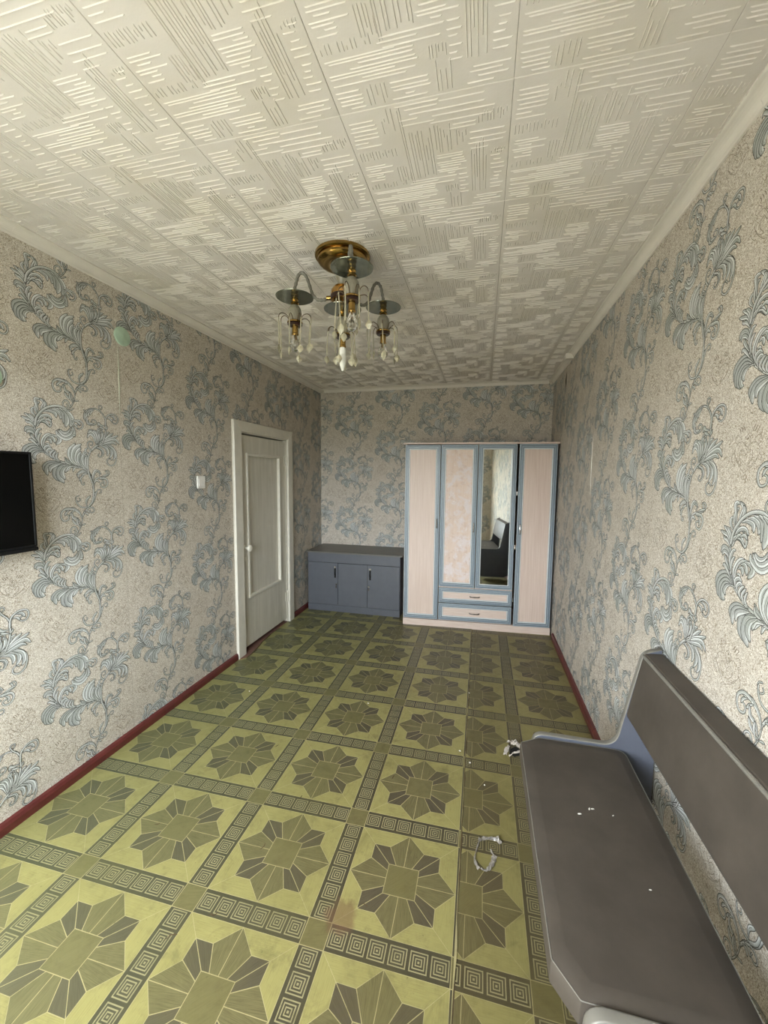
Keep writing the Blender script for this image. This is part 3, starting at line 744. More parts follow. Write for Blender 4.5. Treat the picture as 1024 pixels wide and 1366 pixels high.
# ------------------------------------------------------------ printed linoleum
LM = ['lino_line', 'lino_light', 'lino_mid', 'lino_dark', 'lino_core', 'lino_key', 'lino_keyline', 'lino_edge']
def lino(name, ox, oy, px, py, gr, clips, z, ij, outline):
    mb = MB(); sw = .089
    ca, sa = math.cos(gr), math.sin(gr)
    def add(pts, mi, h=0.0003, inset=.0013, gdir=None):
        if inset:
            cx = sum(p[0] for p in pts) / len(pts); cy = sum(p[1] for p in pts) / len(pts)
            q = []
            n = len(pts)
            area = sum(pts[i][0] * pts[(i + 1) % n][1] - pts[(i + 1) % n][0] * pts[i][1] for i in range(n))
            sg = 1 if area > 0 else -1
            for i in range(n):
                a, b, c = Vector(pts[i - 1]), Vector(pts[i]), Vector(pts[(i + 1) % n])
                d1, d2 = (b - a).normalized(), (c - b).normalized()
                n1, n2 = Vector((-d1.y, d1.x)) * sg, Vector((-d2.y, d2.x)) * sg
                k = 1 + n1.dot(n2)
                q.append(tuple(b + (n1 + n2) * (inset / max(k, .35))))
            pts = q
        w = [(ox + x * ca - y * sa, oy + x * sa + y * ca) for x, y in pts]
        for c in clips: w = clip(w, *c) if len(w) > 2 else []
        if len(w) < 3: return
        gd = Vector(gdir or (1, 0)).normalized()
        gw = Vector((gd.x * ca - gd.y * sa, gd.x * sa + gd.y * ca))
        uv = [(gw.x * x + gw.y * y, -gw.y * x + gw.x * y) for x, y in w]
        mb.poly([(x, y, z + h) for x, y in w], mi, uv)
    def key(cx, cy, s, horiz):
        for a, b in ((.030, .0262), (.0205, .0167), (.0115, .008)):
            for x0, x1, y0, y1 in ((-a, a, b, a), (-a, a, -a, -b), (-a, -b, -b, b), (b, a, -b, b)):
                add([(cx + x0 * s, cy + y0), (cx + x1 * s, cy + y0), (cx + x1 * s, cy + y1), (cx + x0 * s, cy + y1)] if horiz else
                    [(cx + x0, cy + y0 * s), (cx + x1, cy + y0 * s), (cx + x1, cy + y1 * s), (cx + x0, cy + y1 * s)], 6, .0005, 0)
        a = .0034
        add([(cx - a, cy - a), (cx + a, cy - a), (cx + a, cy + a), (cx - a, cy + a)], 6, .0005, 0)
    for i in range(*ij[0]):
        for j in range(*ij[1]):
            X, Y = i * px, j * py; h = sw / 2
            wx = ox + X * ca - Y * sa
            if wx > 3.3 or wx < -1: continue
            add([(X - h, Y - h), (X + h, Y - h), (X + h, Y + h), (X - h, Y + h)], 4, gdir=(1, .3))
            add([(X + h, Y - h), (X + px - h, Y - h), (X + px - h, Y + h), (X + h, Y + h)], 5, gdir=(1, 0))
            add([(X - h, Y + h), (X + h, Y + h), (X + h, Y + py - h), (X - h, Y + py - h)], 5, gdir=(0, 1))
            for k in range(6):
                ux, uy = (px - sw) / 6, (py - sw) / 6
                key(X + h + ux * (k + .5), Y, ux / .0705, True)
                key(X, Y + h + uy * (k + .5), uy / .0705, False)
            # the star block
            cx, cy = X + px / 2, Y + py / 2
            sx, sy = (px - sw) / 2, (py - sw) / 2
            def P(a, b): return (cx + a / .2085 * sx, cy + b / .2085 * sy)
            c, bb = .061, .032
            add([P(-c, -c), P(c, -c), P(c, c), P(-c, c)], 4, gdir=(1, 1))
            for r in range(4):
                R = [(1, 0, 0, 1), (0, -1, 1, 0), (-1, 0, 0, -1), (0, 1, -1, 0)][r]
                Q = lambda a, b: P(R[0] * a + R[1] * b, R[2] * a + R[3] * b)
                dq = lambda a, b: (R[0] * a + R[1] * b, R[2] * a + R[3] * b)
                for sg in (-1, 1):
                    pts = [Q(0, c), Q(sg * bb, c), Q(sg * .072, .139), Q(0, .2085)]
                    add(pts if sg < 0 else pts[::-1], 2, gdir=dq(sg * .12, 1))
                    pts = [Q(sg * bb, c), Q(sg * c, c), Q(sg * .139, .139), Q(sg * .072, .139)]
                    add(pts, 3, gdir=dq(sg * .8, 1))
                    pts = [Q(0, .2085), Q(sg * .072, .139), Q(sg * .139, .139), Q(sg * .2085, .2085)]
                    add(pts, 1, inset=.0009, gdir=dq(1, 0))
    # the sheet itself: a slab with the joint colour on top and a ragged cut edge
    b = [(x, y) for x, y in outline]
    mb.poly([(x, y, z) for x, y in b], 0, [(x, y) for x, y in b])
    n = len(b)
    for i in range(n):
        (x0, y0), (x1, y1) = b[i], b[(i + 1) % n]
        mb.poly([(x0, y0, z), (x1, y1, z), (x1, y1, 0.0002), (x0, y0, 0.0002)], 7)
    return mb.build(name, [M[k] for k in LM], floor, uvs=True)

def seam(y): return 2.0 + (1.08 - y) * .0068
r2 = random.Random(3)
edge = []
y = YF
while y < D:
    edge.append((seam(y) + .0006 + r2.uniform(-.0012, .0016) + (.006 if 1.2 < y < 1.3 else 0), y)); y += r2.uniform(.03, .09)
edge.append((seam(D), D))
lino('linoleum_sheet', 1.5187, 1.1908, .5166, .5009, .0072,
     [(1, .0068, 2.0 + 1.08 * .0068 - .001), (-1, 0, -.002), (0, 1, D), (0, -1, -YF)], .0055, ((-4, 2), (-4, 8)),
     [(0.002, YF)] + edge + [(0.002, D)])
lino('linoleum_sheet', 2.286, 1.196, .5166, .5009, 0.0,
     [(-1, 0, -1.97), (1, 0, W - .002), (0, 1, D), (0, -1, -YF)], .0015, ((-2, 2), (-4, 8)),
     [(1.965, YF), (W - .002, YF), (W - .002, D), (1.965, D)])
mb = MB(); r2 = random.Random(9); y = YF; pts = []
while y < D:
    pts.append((seam(y) + r2.uniform(.003, .0085), y)); y += .06
for (x0_, ya), (x1_, yb) in zip(pts[:-1], pts[1:]):
    mb.poly([(seam(ya) - .004, ya, .0022), (x0_, ya, .0022), (x1_, yb, .0022), (seam(yb) - .004, yb, .0022)])
mb.build('dirty_seam', M['lino_edge'], floor)
sheet = [o for o in floor.children if o.name.startswith('linoleum_sheet')][0]
for k, (cx, cy, L, a0) in enumerate(((1.13, 1.155, .045, .4), (1.199, 1.732, .035, 1.2), (.628, 1.428, .03, .8), (1.158, 1.446, .04, 1.4), (1.029, 1.059, .05, .9), (1.66, 1.33, .03, .2), (.9, 2.05, .03, 1.0), (1.62, 1.98, .035, 1.5))):
    r2 = random.Random(k + 40); p = Vector((cx - L / 2 * math.cos(a0), cy - L / 2 * math.sin(a0))); pts = []
    for i in range(7):
        pts.append(p.copy()); a = a0 + r2.uniform(-.9, .9); p += Vector((math.cos(a), math.sin(a))) * L / 6
    mb = MB()
    for i in range(6):
        d = (pts[i + 1] - pts[i]).normalized(); n = Vector((-d.y, d.x)); w0, w1 = [.0022 * math.sin(math.pi * (i + j + .25) / 7.5) for j in (0, 1)]
        q = [pts[i] - n * w0, pts[i + 1] - n * w1, pts[i + 1] + n * w1, pts[i] + n * w0]
        mb.poly([(v.x, v.y, .0064) for v in q])
    mb.build('crack', M['lino_edge'], sheet)

# ------------------------------------------------------------ door
door = tag(thing('door_1', 'white painted door with recessed panel and round knob in the left wall', 'door', (0, 3.52, 0)), kind='structure')
y0, y1 = DY0 - 3.52, DY1 - 3.52
def casing(pts):
    mb = MB(); mb.prism(pts, 0.001, .028, 'x'); return mb.build('casing', M['casing'], door, bevel=.006)
o0, o1, zt = 2.985 - 3.52, 4.045 - 3.52, 2.075
casing([(o0, 0), (y0 + .012, 0), (y0 + .012, DZ - .012), (o0, zt)])
casing([(y1 - .012, 0), (o1, 0), (o1, zt), (y1 - .012, DZ - .012)])
casing([(o0, zt), (y0 + .012, DZ - .012), (y1 - .012, DZ - .012), (o1, zt)])
mb = MB()
mb.box(-.149, -.002, y0, y0 + .02, 0, DZ); mb.box(-.149, -.002, y1 - .02, y1, 0, DZ); mb.box(-.149, -.002, y0 + .02, y1 - .02, DZ - .02, DZ)
mb.build('jamb', M['casing'], door)
mb = MB(); mb.box(-.1485, -.146, y0 + .02, y1 - .02, 0, DZ - .02); mb.build('backing', M['dark'], door)
s0, s1, z0, z1 = y0 + .028, y1 - .024, .045, DZ - .034
p0, p1, q0, q1 = 3.215 - 3.52, 3.80 - 3.52, .50, 1.795
mb = MB()
for a, b, c, d in ((s0, p0, z0, z1), (p1, s1, z0, z1), (p0, p1, z0, q0), (p0, p1, q1, z1)):
    mb.box(-.045, -.006, a, b, c, d)
slab = mb.build('slab', M['doorpaint'], door)
mb = MB(); mb.box(-.04, -.024, p0, p1, q0, q1); mb.build('panel', M['doorpaint'], slab)
# raised bead around the recessed panel, four mitred lengths
def mitred(mb, x0, x1, a, b, c, d, w, mi=0):
    I = [(a + w, c + w), (b - w, c + w), (b - w, d - w), (a + w, d - w)]; O = [(a, c), (b, c), (b, d), (a, d)]
    for i in range(4):
        j = (i + 1) % 4
        mb.prism([O[i], O[j], I[j], I[i]], x0, x1, 'x', mi)
mb = MB(); mitred(mb, -.024, .006, p0 - .012, p1 + .012, q0 - .012, q1 + .012, .026); mb.build('bead', M['casing'], slab, bevel=.004)
mb = MB(); mb.lathe([(.0, -.006), (.026, -.006), (.026, 0), (.011, .003), (.010, .026), (.024, .032), (.031, .044), (.028, .056), (.014, .062), (0, .063)], (0, 3.155 - 3.52, .962), 20, axis='x')
mb.build('knob', M['casing'], slab, smooth='auto')
mb = MB(); mb.lathe([(.0, -.006), (.02, -.006), (.02, .002), (0, .002)], (0, 3.155 - 3.52, .86), 16, axis='x'); mb.build('keyhole_cover', M['casing'], slab, smooth='auto')
for z in (.29, 1.76):
    mb = MB(); mb.tube([(.006, s1 + .006, z - .055), (.006, s1 + .006, z + .055)], .009, 10)
    mb.lathe([(0, .012), (.006, .009), (.008, 0)], (.006, s1 + .006, z + .055), 10)
    mb.box(-.004, .002, s1 - .03, s1 + .004, z - .05, z + .05)
    mb.build('hinge', M['hinge'], slab, smooth='auto')
# worn threshold board showing where the linoleum has torn away
mb = MB()
pts = [(-.145, y0 + .02), (-.145, y1 - .02), (.0, y1 - .02), (.004, 3.70 - 3.52), (.006, 3.50 - 3.52), (.026, 3.37 - 3.52), (.018, 3.34 - 3.52),
       (.05, 3.25 - 3.52), (.046, 3.19 - 3.52), (.066, 3.10 - 3.52), (.06, 3.03 - 3.52), (.030, 2.99 - 3.52), (.0, 2.99 - 3.52), (.0, y0 + .02)]
mb.prism(pts[::-1], .0062, .0105, 'z'); mb.build('threshold', M['board'], door)
mb = MB()
for k, (a, b) in enumerate((((.07, 3.03), (.06, 3.20)), ((.055, 3.2), (.022, 3.37)), ((.02, 3.37), (.004, 3.56)))):
    mb.tube([(a[0], a[1] - 3.52, .008), ((a[0] + b[0]) / 2 + .006, (a[1] + b[1]) / 2 - 3.52, .012), (b[0], b[1] - 3.52, .008)], .005, 6)
mb.build('torn_edge', M['lino_edge'], door)

# ------------------------------------------------------------ things on the left wall
tv = thing('television', 'black flat television on the left wall, cut off by the photo edge', 'television', (.001, 1.02, 1.50))
mb = MB(); mb.box(0, .035, -.12, .12, -.08, .08); mb.build('wall_bracket', M['black'], tv)
mb = MB(); mb.prism([(.035, -.15), (.062, -.205), (.084, -.205), (.084, .205), (.062, .205), (.035, .15)], -.345, .345, 'y'); mb.build('rear_housing', M['black'], tv, bevel=.004)
mb = MB(); mitred(mb, .0841, .094, -.357, .357, -.213, .210, .010); mb.build('bezel', M['black'], tv, bevel=.002)
mb = MB(); mb.box(.0842, .0905, -.347, .347, -.203, .200); mb.build('screen', M['screen'], tv)
mb = MB(); mb.prism([(.0842, -.232), (.098, -.229), (.098, -.214), (.0842, -.2135)], -.357, .357, 'y'); mb.build('lower_bar', M['black'], tv, bevel=.002)

sw = thing('light_switch', 'small square white two-key light switch left of the white door', 'switch', (.0015, 2.592, 1.557))
mb = MB(); mb.box(0, .010, -.043, .043, -.046, .046); mb.build('plate', M['switch'], sw, bevel=.003)
for a in (-.0165, .0165):
    mb = MB(); mb.prism([(.010, -.029), (.015, -.029), (.012, .029), (.010, .029)], a - .0155, a + .0155, 'y'); mb.build('key', M['switch'], sw, bevel=.0012)

def round_cover(y, z, label):
    t = thing('junction_cover', label, 'cover', (.0012, y, z))
    mb = MB(); mb.lathe([(0, .0), (.052, .0), (.053, .005), (.050, .009), (.040, .0115), (0, .0125)], n=32, axis='x'); mb.build('lid', M['mint'], t, smooth='auto')
    mb = MB(); mb.lathe([(0, .012), (.006, .012), (.006, .0138), (0, .0143)], n=12, axis='x'); mb.build('screw', M['mint'], t, smooth='auto')
round_cover(1.966, 2.402, 'round mint green junction cover high on the left wall, above the wallpaper seam')
round_cover(1.292, 2.03, 'round mint green junction cover at the left photo edge above the television')

# ------------------------------------------------------------ low grey cabinet
cab = thing('low_cabinet', 'low blue grey three-door cabinet with dark top standing in the far left corner', 'cabinet', (.045, 4.378, 0))
L_, Dp, Hc = 1.122, .50, .705
mb = MB()
mb.box(.0, .018, .018, Dp, .0, Hc); mb.box(L_ - .018, L_, .018, Dp, .0, Hc); mb.box(.018, L_ - .018, Dp - .008, Dp, .0, Hc)
mb.box(.018, L_ - .018, .02, Dp - .01, .085, .1)
mb.build('carcass', M['grey_lam'], cab)
mb = MB(); mb.box(-.012 + .0, L_ + .03, -.03, Dp + .005, Hc + .0005, Hc + .018); mb.build('worktop', M['grey_top'], cab, bevel=.002)
mb = MB(); mb.box(0, L_, 0, .017, .592, Hc); mb.build('top_rail', M['grey_lam'], cab, bevel=.0015)
mb = MB(); mb.box(0.018, L_ - .018, .012, .018, 0.101, .591); mb.build('shadow_gap_back', M['dark'], cab)
mb = MB(); mb.box(0.0, L_, -.002, .017, 0, .083); mb.build('plinth', M['grey_lam'], cab, bevel=.0015)
for i, (a, b) in enumerate(((.004, .378), (.382, .738), (.742, L_ - .004))):
    mb = MB(); mb.box(a, b, -.004, .0115, .0865, .5885); d = mb.build('cabinet_door', M['grey_lam'], cab, bevel=.0015)
    if i == 1: continue
    x = .345 if i == 0 else .772
    mb = MB(); mb.box(x - .010, x + .010, -.008, -.004, .415, .54); mb.prism([(-.008, .44), (-.018, .45), (-.022, .485), (-.018, .518), (-.008, .528)], x - .008, x + .008, 'x')
    mb.box(x - .011, x + .011, -.0065, -.004, .445, .475)
    mb.build('handle', M['black'], d, bevel=.0015)
    mb = MB(); mb.box(x - .012, x + .012, -.0095, -.0082, .529, .552); mb.build('handle_cap', M['chrome'], d, bevel=.001)
    k = .362 if i == 0 else .758
    mb = MB(); mb.lathe([(0, -.012), (.010, -.012), (.012, -.008), (.012, -.004)], (k, 0, .338), 16, axis='y'); mb.build('lock', M['chrome'], d, smooth='auto')
    mb = MB(); mb.box(k - .002, k + .002, -.02, -.012, .318, .342); mb.box(k - .007, k + .007, -.02, -.018, .296, .318); mb.build('key', M['bronze'], d)

# ------------------------------------------------------------ wardrobe
TH = 0.058
TILT = -0.6                                          # the mirror leans a touch in its frame
wd = thing('wardrobe', 'tall four-door wardrobe with slate blue frames, pale wood panels and one mirror door', 'wardrobe', (1.241, 4.192, 0), TH)
WL, WD, WH = 1.517, .57, 1.962
mb = MB()
mb.box(0.0, .016, .022, WD, 0, WH - .017); mb.box(WL - .016, WL, .022, WD, 0, WH - .017)
mb.box(.366, .382, .06, WD - .01, .076, WH - .017); mb.box(1.133, 1.149, .12, WD - .01, .076, WH - .017)
mb.box(.016, WL - .016, WD - .006, WD, .0, WH - .017); mb.box(.016, WL - .016, .03, WD - .01, .06, .076)
mb.box(.382, 1.133, .03, WD - .01, .43, .446); mb.box(.75, .758, .06, WD - .01, .446, WH - .017)
carc = mb.build('carcass', M['birch'], wd)
mb = MB(); mb.box(-.018, WL + .014, -.006, WD, WH - .0165, WH); mb.build('top_board', M['birch_h'], wd, bevel=.002)
mb = MB(); mb.box(0.0, WL, .004, .0215, 0, .0755); mb.build('plinth', M['birch_h'], wd, bevel=.0015)
PROF = [(0, 0, 0), (0, .016, 0), (.002, .0195, 1), (.004, .0205, 0), (.0135, .0205, 0), (.0145, .0155, 2), (.0185, .0155, 2), (.0195, .0205, 1), (.0235, .021, 0),
        (.0335, .0205, 0), (.0345, .0155, 2), (.0385, .0155, 2), (.0395, .0185, 0), (.0445, .0185, 3), (.0475, .0165, 3), (.0505, .0115, 1), (.0505, .004, 1)]
def front(name, x0, x1, z0, z1, pm, parent, k=1.0, pivot=(0, 0)):
    mb = MB(); prev = None
    for d, h, mi in PROF:
        d *= k
        r = [(x0 + d - pivot[0], .020 - h, z0 + d), (x1 - d - pivot[0], .020 - h, z0 + d), (x1 - d - pivot[0], .020 - h, z1 - d), (x0 + d - pivot[0], .020 - h, z1 - d)]
        if prev:
            for i in range(4):
                j = (i + 1) % 4
                mb.poly([prev[i], prev[j], r[j], r[i]], mi)
        else:
            mb.poly([(r[3]), r[2], r[1], r[0]], 0)
        prev = r
    o = mb.build(name, [M['blue'], M['blue_light'], M['blue_dark'], M['blue_white']], parent)
    e = .049 * k
    mb = MB(); mb.box(x0 + e - pivot[0], x1 - e - pivot[0], .0095, .0175, z0 + e, z1 - e)
    pn = mb.build('mirror' if pm == 'mirror' else 'panel', M[pm], o)
    if pm == 'mirror':
        a = math.radians(TILT); zc = (z0 + z1) / 2
        pn.rotation_euler = (a, 0, 0); pn.location = (0, zc * math.sin(a), zc * (1 - math.cos(a)))
    return o
def pull(o, x, z, vert=True):
    mb = MB()
    s = .048
    pts = [(-s, 0), (-s * .96, -.018), (-s * .5, -.026), (0, -.027), (s * .5, -.026), (s * .96, -.018), (s, 0)]
    mb.tube([(x, b, z + a) if vert else (x + a, b, z) for a, b in pts], [.0055, .005, .0045, .006, .0045, .005, .0055], 8)
    h = mb.build('handle', M['chrome'] if vert else M['bronze'], o, smooth='auto')
    return h
d = front('wardrobe_door', .004, .371, .084, 1.938, 'birch', wd); d['label'] = 'pale wood panel door at the left end'; pull(d, .345, 1.12)
d = front('wardrobe_door', .378, .748, .450, 1.940, 'glue', wd); d['label'] = 'door whose mirror is gone, old glue stains on the board'; pull(d, .722, 1.09)
d = front('wardrobe_door', .756, 1.131, .450, 1.942, 'mirror', wd); d['label'] = 'mirror door'
A4 = math.radians(4.0)
d = front('wardrobe_door', 1.150, 1.512, .080, 1.942, 'birch', wd, pivot=(1.512, 0)); d.location = (1.512, 0, 0); d.rotation_euler = (0, 0, A4)
d['label'] = 'pale wood panel door at the right end, standing slightly ajar'; pull(d, 1.174 - 1.512, 1.09)
for z0, z1 in ((.276, .437), (.086, .267)):
    d = front('drawer', .381, 1.131, z0, z1, 'birch_h', wd, .95); pull(d, .756, (z0 + z1) / 2, False); 
for z in (.35, .9, 1.45):
    mb = MB(); mb.tube([(1.143, .012, z - .02), (1.143, .012, z + .02)], .006, 8); mb.build('hinge', M['chrome'], wd)

# ------------------------------------------------------------ bench
bench = thing('bench', 'grey brown vinyl bench with blue grey side panels against the right wall', 'bench', (0, 0, 0))
bench.location = (2.5, 1.32, 0)
BX, BY = 2.5, 1.32
def rounded(pts, radii, n=5):
    out = []
    N = len(pts)
    for i in range(N):
        p = Vector(pts[i]); r = radii[i]
        if r == 0: out.append(tuple(p)); continue
        a = (Vector(pts[i - 1]) - p); b = (Vector(pts[(i + 1) % N]) - p)
        la, lb = a.length, b.length; a.normalize(); b.normalize()
        ang = math.acos(max(-1, min(1, a.dot(b)))); t = min(r / math.tan(ang / 2), la * .49, lb * .49)
        s, e = p + a * t, p + b * t
        for k in range(n + 1):
            u = k / n
            out.append(tuple(s * (1 - u) ** 2 + p * 2 * u * (1 - u) + e * u * u))
    return out
PANEL = rounded([(2.300, .06), (2.292, .30), (2.292, .492), (2.622, .490), (2.703, .905), (2.7665, .928), (2.7665, .06), (2.70, .035), (2.36, .035)],
                [.03, 0, .05, .07, .05, 0, 0, .03, .03], 6)
def end_panel(y0, y1):
    mb = MB(); mb.prism([(x - BX, z) for x, z in PANEL], y0 - BY, y1 - BY, 'y')
    o = mb.build('end_panel', M['bench_panel'], bench)
    mb = MB(); n = len(PANEL)
    rows = []
    for i in range(n):
        a, b, c = Vector(PANEL[i - 1]), Vector(PANEL[i]), Vector(PANEL[(i + 1) % n])
        t = ((c - b).normalized() + (b - a).normalized()).normalized(); nn = Vector((t.y, -t.x))
        if nn.dot(b - Vector((2.5, .3))) < 0 and False: nn = -nn
        q = b - BXV
        row = []
        for d, y in ((.0, y0 - .0008), (.002, y0 - .0004), (.003, y0 + .003), (.003, y1 - .003), (.002, y1 + .0004), (.0, y1 + .0008)):
            row.append((q.x + nn.x * d * SGN, y - BY, q.y + nn.y * d * SGN))
        rows.append(row)
    mb.grid(rows, 0, close_v=True)
    mb.build('edge_trim', M['bench_trim'], o, smooth=True)
BXV = Vector((BX, 0))
_ar = sum(PANEL[i][0] * PANEL[(i + 1) % len(PANEL)][1] - PANEL[(i + 1) % len(PANEL)][0] * PANEL[i][1] for i in range(len(PANEL)))
SGN = 1 if _ar > 0 else -1
end_panel(1.790, 1.816); end_panel(.828, .854)
seat_o = rounded([(2.233, .925), (2.284, .858), (2.655, .858), (2.655, 1.786), (2.312, 1.786), (2.233, 1.735)], [.008, .006, .03, .04, .01, .008], 4)
mb = MB()
zs = [(.425, .012), (.425, .0), (.432, -.0), (.470, 0), (.481, .004), (.486, .014), (.488, .04)]
rows = []
cx, cy = 2.445, 1.32
for z, ins in zs:
    rows.append([(cx + (x - cx) * (1 - ins / .21) - BX, cy + (y - cy) * (1 - ins / .46) - BY, z) for x, y in seat_o])
mb.grid(rows, 0, close_u=True); mb.poly(rows[-1], 0); mb.poly(rows[0][::-1], 0)
seat = mb.build('seat', M['vinyl'], bench, smooth='auto')
mb = MB(); mb.tube([(rows[4][i][0] * 1.002, rows[4][i][1] * 1.001, 0.4815) for i in list(range(len(rows[4]))) + [0]], .0014, 6, caps=False)
mb.build('seat_piping', M['bench_trim'], seat, smooth=True)
mb = MB(); mb.box(2.34 - BX, 2.60 - BX, .855 - BY, 1.789 - BY, .40, .4245); mb.build('seat_support', M['black'], bench)
bp = rounded([(2.652, .628), (2.700, .893), (2.708, .908), (2.769, .914), (2.769, .66), (2.700, .612)], [.02, .0, .006, .004, .02, .03], 4)
mb = MB(); mb.prism([(x - BX, z) for x, z in bp], .8555 - BY, 1.7885 - BY, 'y')
back = mb.build('backrest', M['vinyl'], bench, smooth='auto')
mb = MB(); mb.tube([(2.7005 - BX, .857 - BY, .8985), (2.7005 - BX, 1.787 - BY, .8985)], .0065, 8); mb.build('backrest_trim', M['bench_trim'], back, smooth='auto')
mb = MB(); mb.lathe([(0, -.006), (.006, -.006), (.008, -.002), (.008, 0)], (2.345 - BX, .826 - BY, .458), 12, axis='y'); mb.build('bolt', M['chrome'], bench, smooth='auto')

# paint chips lying on the seat
for k, (x, y, a, s, l) in enumerate(((2.395, 1.385, .3, 1.0, 'white paint chip on the bench seat, nearest the front of the cluster'), (2.432, 1.415, 1.2, .9, 'white paint chip on the bench seat, left one of the touching pair'),
        (2.443, 1.418, .2, .9, 'white paint chip on the bench seat, right one of the touching pair'), (2.503, 1.405, .7, .6, 'small white paint chip on the bench seat near the backrest gap'),
        (2.527, 1.16, .1, .6, 'single white paint chip on the near half of the bench seat'))):
    mb = MB(); L = .006 * s; w = .0028 * s
    mb.prism([(-L, -w * .4), (-L * .3, -w), (L, -w * .5), (L * .8, w * .6), (-L * .2, w), (-L, w * .3)], 0, .0012, 'z')
    o = mb.build('paint_chip', M['chip'], None, (x, y, .4882)); o.rotation_euler.z = a
    tag(o, l, 'chip', 'white paint chips on the bench')

# ------------------------------------------------------------ floor litter and torn linoleum
def shred(mb, pts, widths, seed=0, lift=.004):
    r = random.Random(seed)
    q = spline(pts, 5); n = len(q); rows = []
    for i, p in enumerate(q):
        d = (q[min(i + 1, n - 1)] - q[max(i - 1, 0)]).normalized(); nn = Vector((-d.y, d.x, 0))
        w = widths[min(int(i / n * len(widths)), len(widths) - 1)] * r.uniform(.6, 1.25)
        row = []
        for u in (-1, -.35, .3, 1):
            row.append(p + nn * w * u + Vector((0, 0, abs(r.gauss(0, lift)) + (.004 if abs(u) < 1 else 0))))
        rows.append(row)
    mb.grid(rows, 0); mb.grid([[p - Vector((0, 0, .0006)) for p in r_] for r_ in rows], 0, flip=True)
mb = MB()
X, Y = 2.127, 1.658
shred(mb, [(.045, .055, 0), (.02, .075, 0), (-.03, .06, 0), (-.055, .045, 0)], [.006, .011, .009, .004], 1, .008)
shred(mb, [(-.05, .05, 0), (-.062, .0, 0), (-.068, -.05, 0), (-.05, -.085, 0)], [.003, .003, .005, .006], 2)
shred(mb, [(-.05, -.08, 0), (-.03, -.085, 0), (-.01, -.07, 0), (.012, -.02, 0), (.0, .015, 0)], [.004, .004, .010, .012, .004], 3)
tp = mb.build('torn_tape', M['tape'], None, (X, Y, .0025), smooth=False)
tag(tp, 'crumpled loop of torn milky tape on the narrow linoleum strip left of the bench', 'litter')
lino2 = [o for o in floor.children if o.name.startswith('linoleum_sheet')][-1]
mb = MB()
X, Y = 2.272, 2.36
shred(mb, [(X - .03, Y + .075, .002), (X - .012, Y + .05, .02), (X + .02, Y + .03, .03), (X + .04, Y + .01, .02)], [.016, .02, .02, .014], 5, .008)
shred(mb, [(X - .055, Y - .045, .002), (X - .045, Y - .01, .012), (X - .03, Y + .02, .018)], [.010, .012, .008], 6, .005)
shred(mb, [(X - .035, Y - .055, .002), (X + .0, Y - .04, .02), (X + .05, Y - .025, .03), (X + .08, Y - .02, .02)], [.008, .01, .012, .01], 7, .006)
mb.build('torn_flap', M['lino_back'], lino2)
mb = MB(); mb.prism([(X - .03, Y - .03), (X + .0, Y - .045), (X + .045, Y - .02), (X + .05, Y + .02), (X + .01, Y + .05), (X - .02, Y + .02)], .0021, .0026, 'z')
mb.build('bare_patch', M['dark'], lino2)
lab = ['white plaster crumb on the linoleum seam near the wardrobe', 'white plaster crumb beside the seam, a third of the way up the floor', 'white plaster crumb on a star of the wide sheet near the middle of the floor',
       'white crumb on the key border beside the bench corner', 'white plaster crumb near the left skirting board', 'white crumb on the narrow strip in line with the torn flap']
for k, (x, y, s) in enumerate(((1.99, 2.95, .9), (1.96, 2.28, 1.1), (1.30, 2.62, .9), (2.10, 2.05, .8), (.40, 2.55, .9), (2.02, 2.20, 1.0))):
    mb = MB(); r = random.Random(k); rr = .006 * s
    base = [(rr * r.uniform(.7, 1.3) * math.cos(a), rr * r.uniform(.5, 1.1) * math.sin(a)) for a in [i * math.pi / 3 for i in range(6)]]
    mb.grid([[(x_, y_, 0) for x_, y_ in base], [(x_ * .8, y_ * .8, .003) for x_, y_ in base], [(x_ * .3, y_ * .3, .0045) for x_, y_ in base]], 0, close_u=True)
    mb.poly([(x_ * .3, y_ * .3, .0045) for x_, y_ in base])
    mb.poly([(x_, y_, 0) for x_, y_ in base][::-1])
    tag(mb.build('plaster_crumb', M['chip'], None, (x, y, .006 if x < 1.98 else .0022)), lab[k], 'crumb', 'plaster crumbs on the floor')

# ------------------------------------------------------------ chandelier
ch = thing('chandelier', 'brass ceiling chandelier with glass discs, cut glass lamps and hanging crystals', 'chandelier', (1.339, 1.975, H - .0075))
ZO = -(H - .0075)
def Z(z): return z + ZO
mb = MB(); mb.lathe([(0, 0), (.134, 0), (.136, -.006), (.134, -.014), (.127, -.018), (.116, -.019), (.116, -.0225), (.122, -.026), (.121, -.034), (.112, -.043), (.095, -.049), (.074, -.051), (.060, -.051), (.060, -.056), (.058, -.062), (.046, -.073), (.030, -.080), (.016, -.084), (0, -.085)], n=48)
mb.build('canopy', M['brass'], ch, smooth='auto')
mb = MB(); mb.tube([(0, 0, -.08), (0, 0, Z(2.56))], .008, 10); mb.lathe([(.011, Z(2.60)), (.013, Z(2.595)), (.011, Z(2.585))], n=14)
mb.build('stem', M['brass_d'], ch, smooth='auto')
mb = MB(); mb.lathe([(.010, Z(2.620)), (.030, Z(2.612)), (.036, Z(2.595)), (.026, Z(2.572)), (.018, Z(2.556)), (.010, Z(2.553))], n=20); mb.build('glass_vase', M['pineapple'], ch, smooth='auto')
mb = MB(); mb.lathe([(0, Z(2.556)), (.022, Z(2.556)), (.042, Z(2.548)), (.056, Z(2.530)), (.058, Z(2.512)), (.056, Z(2.506)), (.056, Z(2.482)), (.05, Z(2.476)), (0, Z(2.476))], n=32)
hub = mb.build('hub', M['hubbrass'], ch, smooth='auto')
mb = MB(); mb.lathe([(.0565, Z(2.508)), (.060, Z(2.505)), (.060, Z(2.486)), (.0565, Z(2.483))], n=32)
mb.build('hub_band', M['maroon'], hub, smooth='auto')

